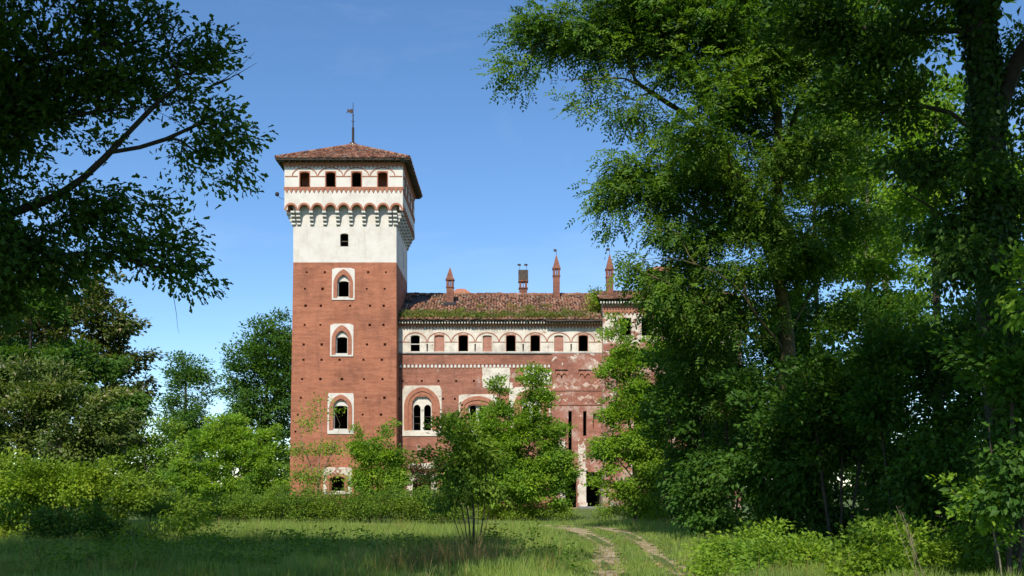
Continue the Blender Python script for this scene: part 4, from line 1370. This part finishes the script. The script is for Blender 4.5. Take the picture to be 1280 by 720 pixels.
plant('slender_tree', 'slender green tree with open crown between dark tree and tower', 'tree', 74,
      [(232, 452, 20, 12), (222, 470, 26, 14), (248, 478, 22, 18), (218, 500, 20, 20), (240, 510, 28, 22), (228, 540, 30, 25)],
      [[(232, None), (233, 560), (232, 500), (232, 450)]], dict(FAR, n=30, rs=.6), 'deep', 'bark', r0=.2, sp=.85, cull=-.75)
plant('broad_tree', 'big rounded deep green tree rising behind the tower, left of it', 'tree', 93,
      [(338, 420, 30, 28), (352, 402, 18, 16), (318, 450, 36, 34), (350, 450, 40, 40), (298, 490, 30, 34), (335, 500, 45, 40), (370, 470, 30, 60), (315, 545, 46, 45), (285, 540, 20, 30)],
      [[(330, None), (332, 540), (335, 450)], [(332, 540), (300, 490)], [(333, 520), (365, 450)]], dict(FAR, n=42, L=.28, rs=.6), 'deep', 'bark', r0=.4, sp=1.1, cull=-1.0)
plant('hazel_bush', 'light green layered tree in front of the broad dark tree', 'tree', 58,
      [(280, 530, 26, 18), (262, 552, 36, 20), (300, 560, 38, 24), (250, 590, 44, 26), (312, 600, 46, 34), (340, 590, 22, 40), (270, 620, 50, 26), (225, 580, 22, 30), (340, 550, 18, 18)],
      [[(285, None), (284, 600), (282, 540)], [(284, 610), (250, 570)], [(284, 600), (320, 570)]], dict(MID, L=.17, n=40), 'sunny', 'bark_pale', r0=.12, sp=.62, cull=-.35)
plant('young_tree', 'hazy mid green small tree left of the light layered one', 'tree', 66,
      [(175, 545, 26, 24), (195, 570, 26, 28), (160, 580, 28, 30), (185, 605, 38, 26), (140, 560, 26, 40), (205, 540, 22, 22), (190, 525, 14, 16), (165, 515, 16, 18)],
      [[(180, None), (182, 600), (178, 550)]], dict(FAR, n=40, L=.2), 'hedge', 'bark', r0=.12, sp=.75, cull=-.7)

# clipped-looking bank of shrubs before the tower
hb = []
for i in range(15):
    u = 288 + i * 20
    hb.append((u, 636 - (i * 11) % 7, 17, 17 + (i * 11) % 7 + (i * 5) % 4, 0, 1.0))
plant('low_hedge', 'low even green hedge along the far side of the meadow before the tower', 'hedge', 47, hb,
      [[(u, None), (u + 2, 640), (u, 622)] for u in range(290, 570, 20)], dict(MID, n=40, L=.10, rs=.34, rough=.7), 'hedge', 'bark', r0=.025, sp=.34, cull=-1.5, hollow=.33, parts=('stems', 'foliage'))
plant('meadow_edge_shrub', 'tangled low shrub left of the hedge, before the light tree', 'shrub', 49,
      [(200, 640, 24, 16), (235, 638, 26, 18), (270, 640, 26, 16), (180, 630, 20, 20)], [[(u, None), (u + 3, 635)] for u in (190, 215, 240, 270)],
      dict(MID, n=36, L=.10, rs=.4, rough=.7), 'hedge', 'bark', r0=.02, sp=.4, cull=-.6, parts=('stems', 'foliage'))

# young growth in front of the castle
plant('pale_sapling', 'thin sparse sapling with pale leaves against the tower base', 'sapling', 56,
      [(400, 508, 14, 10), (385, 530, 16, 10), (412, 525, 14, 12), (378, 560, 18, 14), (405, 560, 18, 14), (428, 560, 12, 14), (380, 595, 18, 14), (418, 590, 20, 16), (400, 600, 20, 12)],
      [[(398, None), (398, 600), (402, 540), (400, 505)], [(398, 605), (380, 560), (374, 535)], [(398, 600), (418, 560), (424, 535)]], dict(MID, n=11, L=.15, rs=.5), 'yellow', 'bark_pale', r0=.06, rtip=.008, sp=.6, cull=-.3, cov=1.1)
plant('round_bush', 'dense leafy green bush standing before the tower corner', 'bush', 54,
      [(490, 545, 16, 18), (468, 570, 24, 22), (492, 575, 22, 26), (448, 560, 12, 22), (455, 600, 24, 22), (488, 605, 28, 22), (448, 540, 6, 10)],
      [[(475, None), (476, 600), (488, 550)], [(472, None), (450, 570)], [(476, 610), (500, 580)]], dict(MID, n=40, L=.15), 'sunny', 'bark', r0=.06, sp=.48, cull=-.6, cov=5)
plant('purple_bush', 'small purplish brown bush between the leafy green bushes before the wing', 'bush', 58,
      [(518, 590, 14, 16), (530, 600, 14, 14), (540, 590, 10, 12)], [[(522, None), (522, 600)], [(528, None), (538, 595)]], dict(MID, n=26, L=.14, rs=.4), 'purple', 'bark', r0=.04, sp=.5, cov=2.6)
plant('fan_bush', 'nearest dark bush on many thin stems fanning up from the meadow', 'bush', 27,
      [(565, 545, 20, 26), (585, 560, 24, 30), (552, 585, 20, 22), (590, 600, 32, 24), (556, 530, 12, 14), (610, 575, 18, 24), (560, 622, 18, 12), (600, 628, 28, 12), (575, 515, 10, 14), (545, 560, 12, 16), (575, 600, 24, 22), (615, 610, 16, 20)],
      [[(590 + d * .25, None), (590 + d * .6, 655), (585 + d, 610), (582 + d * 1.15, 570)] for d in (-34, -24, -15, -6, 4, 13, 22, 32)],
      dict(NEAR, n=24, L=.105, rs=.30, shape='leaf'), 'hedge', 'bark', r0=.03, rtip=.004, sp=.34, step=.2, cull=-.25, nsc=.5, cov=3.6)
plant('twin_peak_tree', 'bright green young tree with two leafy peaks before the wing windows', 'tree', 52,
      [(622, 485, 12, 16), (628, 510, 22, 22), (612, 530, 22, 22), (664, 470, 13, 20), (672, 500, 20, 22), (655, 530, 26, 22), (690, 545, 20, 26), (635, 560, 36, 28), (685, 580, 30, 30), (610, 575, 22, 26), (650, 605, 50, 26), (695, 612, 24, 24), (604, 612, 22, 22), (682, 470, 8, 12), (640, 590, 34, 26), (575, 600, 24, 24), (600, 545, 18, 18), (705, 585, 16, 22)],
      [[(648, None), (648, 600), (635, 540), (622, 480)], [(650, None), (655, 590), (668, 530), (664, 460)], [(650, 605), (690, 560)], [(648, 600), (610, 560)]],
      dict(MID, n=40, L=.16), 'sunny', 'bark', r0=.10, sp=.50, cull=-.6, cov=6)
plant('entrance_tree', 'bright green tree covering the right end of the wing', 'tree', 46,
      [(770, 402, 10, 12), (765, 430, 20, 22), (785, 450, 28, 22), (760, 470, 16, 16), (800, 490, 34, 28), (770, 520, 28, 22), (815, 530, 34, 34), (785, 560, 36, 26), (758, 560, 20, 20), (825, 585, 34, 34), (778, 600, 34, 26), (748, 600, 10, 14), (810, 625, 36, 18), (825, 450, 26, 36), (838, 500, 24, 40)],
      [[(795, None), (794, 600), (785, 520), (772, 400)], [(794, 590), (820, 520), (825, 450)], [(794, 600), (760, 560)]], dict(MID, n=40, L=.15), 'sunny', 'bark', r0=.12, sp=.48, cull=-.55, cov=5.5)
plant('weedy_edge', 'low weeds and bramble at the foot of the trees behind the path', 'weeds', 52,
      [(620, 640, 30, 12), (660, 641, 26, 12), (695, 640, 20, 11), (760, 641, 18, 10), (800, 641, 26, 14), (835, 642, 24, 16), (715, 646, 12, 5)], [[(u, None), (u + 2, 640)] for u in (610, 640, 670, 700, 760, 800, 835)],
      dict(MID, n=40, L=.10, rs=.36, rough=.7), 'yellow', 'bark', r0=.02, sp=.38, cull=-1, parts=('stems', 'foliage'))

# the wood on the right
plant('ash_tree', 'large feathery ash with mossy trunk whose branches reach over the castle', 'tree', 30,
      [(640, 95, 30, 24), (675, 40, 44, 36), (690, 100, 38, 22), (655, 125, 18, 10), (720, 180, 26, 13), (700, 190, 14, 10), (740, 40, 55, 42), (760, 90, 40, 20), (820, 40, 70, 44), (850, 95, 60, 30), (785, 200, 30, 18), (770, 250, 30, 28), (760, 285, 20, 18),
       (830, 170, 46, 26), (840, 230, 60, 40), (830, 300, 50, 36), (795, 330, 30, 22), (900, 40, 70, 45), (920, 130, 70, 50), (900, 220, 60, 50), (890, 310, 60, 46), (850, 370, 45, 40), (960, 70, 70, 60), (990, 170, 60, 60), (950, 270, 60, 50), (920, 390, 60, 44), (1020, 60, 60, 60), (1000, 320, 60, 60), (800, 5, 90, 30), (950, -20, 120, 30), (835, 385, 34, 36, 2), (855, 340, 40, 34, 2), (822, 430, 26, 34, 2), (870, 430, 44, 40, 2), (905, 470, 50, 40, 1), (880, 170, 40, 34, -2), (1040, 180, 44, 44, -1), (1050, 270, 44, 44, 0), (800, 140, 44, 20), (795, 215, 42, 26), (765, 195, 22, 14), (935, 335, 44, 36, -1), (840, 345, 44, 30, 0), (725, 125, 30, 14)],
      [[(985, None), (982, 560), (984, 420), (968, 310), (976, 180), (962, 60), (960, -120)], [(984, 410), (955, 300, 1), (915, 200, 1.5), (880, 130, 2), (850, 40, 2)], [(925, 220, 1.4), (870, 150, 1), (780, 95, 0), (700, 100, -1)],
       [(976, 200), (1010, 90, 1), (1030, -60, 1)], [(865, 90, 2), (800, 50, 1), (720, 35, 0)], [(980, 440), (915, 350, -2), (850, 320, -2), (800, 325, -2)], [(968, 300), (900, 290, 1), (830, 250, 1), (780, 240, 1)], [(984, 420), (1040, 320, 1), (1070, 230, 1)]],
      ASH, 'ash', 'bark_ash', r0=.23, rtip=.009, sp=.52, step=.32, cull=-.32, nsc=.7, hollow=.6, cov=4.5,
      extra_world=[(11.5, 31, 18, 4, 4, 3)], wlf=dict(n=24, L=.4, rs=.9, w=.6, droop=.2), wsp=1.1)
ivy_tree = plant('ivy_clad_tree', 'tall near tree with ivy wrapped trunk at the upper right', 'tree', 18.5,
      [(1090, 60, 60, 40), (1040, 30, 50, 35), (1150, 30, 60, 40), (1120, 130, 60, 34), (1060, 120, 50, 30), (1180, 200, 40, 40), (1130, 190, 40, 22), (1265, 230, 40, 60), (1250, 330, 60, 60), (1180, 290, 40, 40), (1275, 90, 22, 50, 1), (1000, 20, 50, 40), (1228, 250, 44, 46, -1.4), (1255, 350, 46, 50, -1.4), (1205, 330, 40, 40, -1), (1272, 160, 26, 50, 1.2), (1275, 20, 26, 40, 1.2), (1215, 215, 26, 30, -1)],
      [[(1265, None), (1255, 500), (1240, 300), (1235, 160), (1222, 0), (1215, -250)], [(1238, 190), (1190, 135), (1120, 132), (1050, 160)], [(1225, 40), (1150, 40), (1060, 35), (1000, 20)], [(1236, 170), (1275, 60), (1330, 20)], [(1240, 320), (1180, 270), (1130, 240)]],
      dict(NEAR, n=26, L=.13, rs=.36, shape='rhomb'), 'oak', 'bark_oak', r0=.34, rtip=.005, sp=.44, step=.24, cull=-.25, nsc=.7, hollow=.6, cov=3.4,
      extra_world=[(9, 15, 13.6, 5.5, 4, 3.6), (14, 19, 14.5, 5.5, 5, 3.6), (8.5, 21, 15.5, 4.5, 4, 3), (15, 13, 11, 4, 5, 5), (6.5, 15.5, 15, 3, 3, 2.6), (10.2, 9, 12.5, 3, 3, 3), (7.5, 10, 12.5, 2.8, 2.5, 3.2), (8.5, 10.5, 16.5, 4.5, 3, 2.6)],  # unseen crown lobes, the nearest added to shade the growth on the right
      wlf=dict(n=26, L=.30, rs=.8, w=.62, up=.7), wsp=1.0)
# its ivy
r = np.random.default_rng(77)
line = smooth_line([P(1265, 640, 18.5), P(1255, 500, 18.5), P(1240, 300, 18.5), P(1235, 160, 18.5), P(1222, 0, 18.5), P(1216, -120, 18.5)], .1, r, 0)
N = 17000
k = r.integers(0, len(line), N)
th = r.uniform(0, 2 * np.pi, N)
nrm = np.stack([np.cos(th), np.sin(th), r.normal(size=N) * .3], 1)
rad = .25 + .09 * wobble(line[k] * np.array([1, 1, 1.]) + nrm * .3, .5, 4) + np.abs(r.normal(size=N)) * .06
leaf_mesh('ivy', line[k] + nrm * rad[:, None], np.stack([r.normal(size=N) * .5, r.normal(size=N) * .5, -np.ones(N)], 1), unit(nrm + r.normal(size=(N, 3)) * .35),
          r.uniform(.07, .12, N), r.uniform(.07, .11, N), r.normal(.4, .2, N), 'leaf', LM['ivy'], ivy_tree)

for i, (u, Y, top, hw, lab) in enumerate((
        (1085, 44, 120, 70, 'thin pale trunked tree in the wood behind the ash, nearer its trunk'),
        (1108, 52, 60, 80, 'thin pale trunked tree deep in the wood, beside the other pale trunk'),
        (1170, 40, 140, 70, 'sunlit tree glimpsed in the wood left of the ivy trunk'),
        (1020, 60, 160, 60, 'farther tree filling the wood behind the mossy trunk'),
        (1260, 36, 150, 60, 'tree at the right edge of the wood behind the ivy trunk'))):
    plant('woodland_tree', lab, 'tree', Y,
          [(u + dx * hw, top + dy * 1.0, hw * .55, 40) for dx, dy in ((0, 0), (-.6, 60), (.6, 55), (0, 100), (-.5, 150), (.55, 160), (0, 210), (-.4, 260), (.4, 280))],
          [[(u, None), (u + 3, 450), (u - 2, 300), (u, top)]], dict(FAR, n=26, L=.21, rs=.6), 'sunny' if i != 3 else 'ash', 'bark_pale' if i < 2 else 'bark', r0=.17, sp=1.05, cull=.0, nsc=1.4, group='trees of the wood on the right')
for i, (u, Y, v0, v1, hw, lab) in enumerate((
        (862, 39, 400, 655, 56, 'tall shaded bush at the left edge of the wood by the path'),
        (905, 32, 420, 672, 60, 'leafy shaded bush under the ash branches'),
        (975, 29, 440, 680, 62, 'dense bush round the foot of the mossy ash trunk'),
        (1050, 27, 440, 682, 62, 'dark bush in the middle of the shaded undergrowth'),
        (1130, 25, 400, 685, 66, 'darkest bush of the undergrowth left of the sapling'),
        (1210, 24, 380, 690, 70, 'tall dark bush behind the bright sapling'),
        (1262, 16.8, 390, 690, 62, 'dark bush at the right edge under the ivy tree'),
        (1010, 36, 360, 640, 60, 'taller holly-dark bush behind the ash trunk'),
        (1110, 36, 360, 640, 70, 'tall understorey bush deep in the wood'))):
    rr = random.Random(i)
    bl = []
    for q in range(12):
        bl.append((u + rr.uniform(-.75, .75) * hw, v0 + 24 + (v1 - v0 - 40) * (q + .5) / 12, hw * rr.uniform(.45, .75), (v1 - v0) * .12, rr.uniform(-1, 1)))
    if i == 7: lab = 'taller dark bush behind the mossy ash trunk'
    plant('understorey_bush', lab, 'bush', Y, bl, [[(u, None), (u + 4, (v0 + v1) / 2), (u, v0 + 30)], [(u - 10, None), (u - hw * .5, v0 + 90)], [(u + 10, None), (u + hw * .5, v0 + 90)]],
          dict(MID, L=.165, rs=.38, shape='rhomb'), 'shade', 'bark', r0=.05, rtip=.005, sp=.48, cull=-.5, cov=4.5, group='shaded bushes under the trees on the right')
plant('shade_sapling', 'slim bright leafed sapling leaning at the lower right', 'sapling', 16.5,
      [(1205, 605, 16, 10), (1222, 625, 24, 12), (1205, 640, 18, 10), (1235, 650, 18, 12), (1186, 605, 8, 8), (1244, 640, 12, 12), (1262, 672, 12, 10), (1228, 602, 10, 8), (1212, 665, 10, 8)],
      [[(1256, None), (1250, 700), (1240, 655), (1215, 605)]], dict(NEAR, n=14, L=.09, rs=.16, shape='leaf'), 'sunny', 'bark_pale', r0=.016, rtip=.003, sp=.20, step=.1, cull=-.1, nsc=.3, cov=2.2)
plant('edge_branch', 'bright sunlit shrub branch poking in at the right edge', 'shrub', 15.5,
      [(1275, 330, 22, 20), (1285, 370, 24, 24), (1272, 395, 12, 8)], [[(1330, None), (1325, 520), (1300, 420), (1275, 350)]], dict(NEAR, n=14, L=.12, rs=.24), 'sunny', 'bark', r0=.03, rtip=.004, sp=.24, step=.14, cull=-.3, nsc=.4)
bb = []
rr = random.Random(3)
for i in range(44):
    y = rr.uniform(17.2, 23)
    u = 885 + (i + rr.uniform(-.6, .6)) * 420 / 44
    h = rr.choice((.25, .35, .5, .6, .95))
    h *= min(1, max(.55, (u - 840) / 120))
    bb.append((u, HY + (CZ - h * .5) * F / y, rr.uniform(22, 46), h * .6 * F / y, y - 21, .7))
plant('bramble_patch', 'sunlit bramble thicket in the lower right corner beside the path', 'brambles', 21, bb,
      [[(u, None, d), (u + 5, 690, d)] for u, d in ((900, 2), (940, 0), (980, -1), (1020, 1), (1060, -2), (1100, 0), (1150, -2), (1200, 0), (1250, -2), (1290, 1))],
      dict(NEAR, n=30, L=.095, rs=.30, shape='leaf', rough=.6, up=1.0), 'bramble', 'bark', r0=.02, rtip=.003, sp=.36, step=.2, cull=-.1, cov=2.0, nsc=.6, parts=('stems', 'foliage'))


def stalks(name, label, cat, Y, base_u, tops, mat, r0=.007, seed=1, heads=True):
    r = np.random.default_rng(seed)
    V, Fc = [], []
    y = Y
    root = empty(name, (PX(base_u, y), y, 0), label, cat)
    for (u, v) in tops:
        b0 = np.array([PX(base_u, y) + r.normal() * .06, y + r.normal() * .06, -.03])
        t = P(u, v, y)
        q = smooth_line([b0, (b0 + t) / 2 + r.normal(size=3) * .03, t], .15, r, .008)
        tube(V, Fc, q, np.linspace(r0, r0 * .35, len(q)), 4)
        if heads:
            for i in range(14):
                s = q[-1] + (q[len(q) // 2] - q[-1]) * r.uniform(0, 1)
                e = s + np.array([r.normal() * .05, r.normal() * .05, r.uniform(.03, .12)])
                tube(V, Fc, np.array([s, e]), np.array([r0 * .5, r0 * .2]), 3)
    me = bpy.data.meshes.new('stems'); me.from_pydata(np.vstack(V).tolist(), [], Fc); me.update()
    link('stems', me, mat, root)
    return root


stalks('dry_stalk', 'pale dead weed stalks standing in the brambles at lower right', 'dry stalks', 16.5, 1150, [(1120, 632), (1128, 640), (1135, 655), (1117, 645), (1140, 668)], M['straw'], seed=3)
stalks('bent_stalk', 'bent dry cane lying over the shaded grass at lower left', 'dry stalks', 19.5, 170, [(205, 690), (215, 697), (160, 640), (188, 700)], M['straw'], r0=.006, seed=4, heads=False)

# ------------------------------------------------------------------ weeds growing on the roofs
def roof_weeds(name, label, spots, seed):
    r = np.random.default_rng(seed)
    Ps, D, Nn, L, W, T_ = [], [], [], [], [], []
    for (x, s, n_, h, sp_) in spots:
        c = np.array([x, YE, ZEW + .08]) + SL * s
        a = r.normal(size=(n_, 3)) * np.array([sp_, 0, 0]) + np.outer(r.normal(size=n_) * sp_ * .6, SL)
        k = r.uniform(0, 1, n_)
        Ps.append(c + a + np.array([0, 0, 1.0]) * (k * h)[:, None] * .7)
        D.append(np.stack([r.normal(size=n_) * .6, r.normal(size=n_) * .6, np.ones(n_) * .8], 1)); Nn.append(r.normal(size=(n_, 3)))
        L.append(r.uniform(.10, .26, n_)); W.append(r.uniform(.03, .08, n_)); T_.append(np.where(r.uniform(size=n_) < .15, 1, r.normal(.45, .2, n_).clip(0, .9)))
    o = leaf_mesh(name, *[np.concatenate(q) for q in (Ps, D, Nn, L, W, T_)], 'rhomb', LM['roofweed'])
    return tag(o, label, 'weeds', kind='stuff')


rr = random.Random(12)
sp_ = [(XL + .3 + abs(rr.gauss(0, 1)) * 2.2 if i < 22 else rr.uniform(XL + .4, XR - 1), abs(rr.gauss(.5, .55)), 90, rr.uniform(.25, .6), rr.uniform(.15, .4)) for i in range(74)]
sp_ += [(rr.uniform(XL + 4, XR - 4), rr.uniform(.3, 3.2), 60, rr.uniform(.2, .4), .25) for i in range(14)]
roof_weeds('roof_weeds', 'grass and weeds sprouting along the eave of the wing roof', sp_, 5)
yy = 80.3
plant('roof_sapling', 'small shrub rooted on the roof beside the right hand chimney', 'shrub', yy,
      [(744, 378, 9, 14), (752, 384, 8, 12), (748, 366, 6, 6)], [[(747, 402), (747, 385), (748, 364)]], dict(FAR, n=16, L=.17, rs=.4), 'yellow', 'bark', r0=.03, sp=.5)
bpy.data.objects['roof_sapling']['label'] = 'small shrub rooted on the roof where wing and taller block meet'

# ------------------------------------------------------------------ grass
def grass(name, label, q, h, w, mat, seed, lean=.35, cat='grass', odd=.03, shape='blade'):
    r = np.random.default_rng(seed)
    n_ = len(q)
    z = gz(q) - .01
    d = np.stack([r.normal(size=n_) * lean, r.normal(size=n_) * lean, np.ones(n_)], 1)
    nr = np.stack([r.normal(size=n_), r.normal(size=n_), np.zeros(n_)], 1)
    p3 = np.column_stack([q, z])
    tone = .45 + .16 * wobble(p3, 2.2, seed + 1) + r.normal(0, .16, n_)
    tone = np.where(r.uniform(size=n_) < odd, 1.0, np.minimum(tone, .93))
    return tag(leaf_mesh(name, p3, d, nr, h, w, tone, shape, mat), label, cat, kind='stuff')


def field(n_, y0, y1, seed, power=1.6):
    r = np.random.default_rng(seed)
    y = y0 + (y1 - y0) * r.uniform(0, 1, n_) ** power
    x = r.uniform(-.60, .60, n_) * y
    return np.stack([x, y], 1), r


q, r = field(210000, 16.5, 48, 21)
rd = rut_dist(q)
between = (q[:, 0] > 1.2) & (q[:, 0] < 4.4) & (q[:, 1] < 48)
keep = (rd > .27 + .10 * r.normal(size=len(q)) + .45 * np.clip((q[:, 1] - 36) / 7, 0, 1))
near = np.exp(-(np.maximum(rd - .2, 0) / .8) ** 2)
p3 = np.column_stack([q, np.zeros(len(q))])
h = (.26 + .10 * wobble(p3, 1.8, 31) + .09 * wobble(p3, .5, 37).clip(-.6, 1.5)) * r.uniform(.6, 1.5, len(q)) * (1 - .72 * near)
grass('meadow_grass', 'uneven green meadow grass on both sides of the track', q[keep], np.maximum(h[keep], .04), r.uniform(.016, .030, keep.sum()), LM['grass'], 33, shape='spear')
q, r = field(5000, 17, 46, 24)
rd = rut_dist(q)
p3 = np.column_stack([q, np.zeros(len(q))])
keep = (rd > .9) & (wobble(p3, 1.0, 39) > .15)
grass('seeding_grass', 'thin straw coloured seed stems standing above the meadow grass', q[keep], r.uniform(.35, .7, keep.sum()), r.uniform(.008, .014, keep.sum()), LM['drygrass'], 34, .22)
q, r = field(26000, 17, 47, 22)
rd = rut_dist(q)
keep = (rd < 1.6) & (r.uniform(size=len(q)) < .8)
grass('short_grass', 'short straw tinted grass along and between the ruts', q[keep], r.uniform(.04, .10, keep.sum()), r.uniform(.012, .02, keep.sum()), LM['drygrass'], 35, .8)

for i, (u, Y, n_, hh, lab) in enumerate(((500, 19.8, 130, .75, 'leftmost tuft of tall dry grass at the bottom edge'), (545, 20.5, 150, .8, 'second tall dry grass tuft from the left at the bottom edge'),
                                     (585, 20.0, 180, .95, 'tallest dry grass tuft below the fan stemmed bush'), (622, 20.6, 140, .8, 'dry grass tuft nearest the track at the bottom edge'), (450, 21, 70, .6, 'small thin tuft of dry grass left of the others'))):
    r = np.random.default_rng(60 + i)
    c = np.array([PX(u, Y), Y])
    q = c + r.normal(size=(n_, 2)) * .22
    d = np.stack([(q - c)[:, 0] * 1.0 + r.normal(size=n_) * .22, (q - c)[:, 1] + r.normal(size=n_) * .22, np.ones(n_)], 1)
    o = leaf_mesh('grass_tuft', np.column_stack([q, gz(q) - .02]), d, r.normal(size=(n_, 3)), hh * r.uniform(.5, 1.1, n_), r.uniform(.010, .018, n_), r.normal(.5, .25, n_), 'blade', LM['drygrass'])
    tag(o, lab, 'grass tuft', 'tufts of tall dry grass at the bottom edge')
# low broad-leaved weeds in the shade of the oak
r = np.random.default_rng(91)
cl = np.column_stack([r.uniform(-11, -4.5, 60), r.uniform(18, 28, 60)])
cl = np.vstack([cl, np.column_stack([r.uniform(-4, 1.2, 14), r.uniform(19, 30, 14)])])
k = r.integers(0, len(cl), 9000)
hh = r.uniform(.25, .75, len(cl))
pp = np.column_stack([cl[k] + r.normal(size=(9000, 2)) * .22, hh[k] * r.uniform(.1, 1, 9000)])
leaf_mesh('undergrowth', pp, np.stack([r.normal(size=9000), r.normal(size=9000), r.normal(size=9000) * .3], 1), unit(np.array([0, 0, 1.0]) + r.normal(size=(9000, 3)) * .5),
          r.uniform(.06, .12, 9000), r.uniform(.04, .07, 9000), r.normal(.4, .2, 9000), 'leaf', LM['hedge'])
tag(bpy.data.objects['undergrowth'], 'nettles and broad leaved weeds in the shaded grass under the oak', 'weeds', kind='stuff')

# ------------------------------------------------------------------ far wood on the horizon
r = np.random.default_rng(14)
cx_ = np.concatenate([np.linspace(-230, 230, 150)])
bl = [(np.array([x + r.normal() * 1.5, 185 + r.normal() * 12, 5.0 + r.uniform(0, 2.5)]), np.array([4.2, 3.6, r.uniform(5, 8)])) for x in cx_]
pt = fill(bl, 1.75, 15, .5, -2, 3)
A = sprays(pt, unit(r.normal(size=pt.shape)), dict(n=3, L=1.4, rs=1.5, w=.7, rough=.8), 16, pt.mean(0))
tag(leaf_mesh('far_wood', *A, 'rhomb', LM['far']), 'far-off line of trees on the horizon behind the castle', 'wood', kind='stuff')
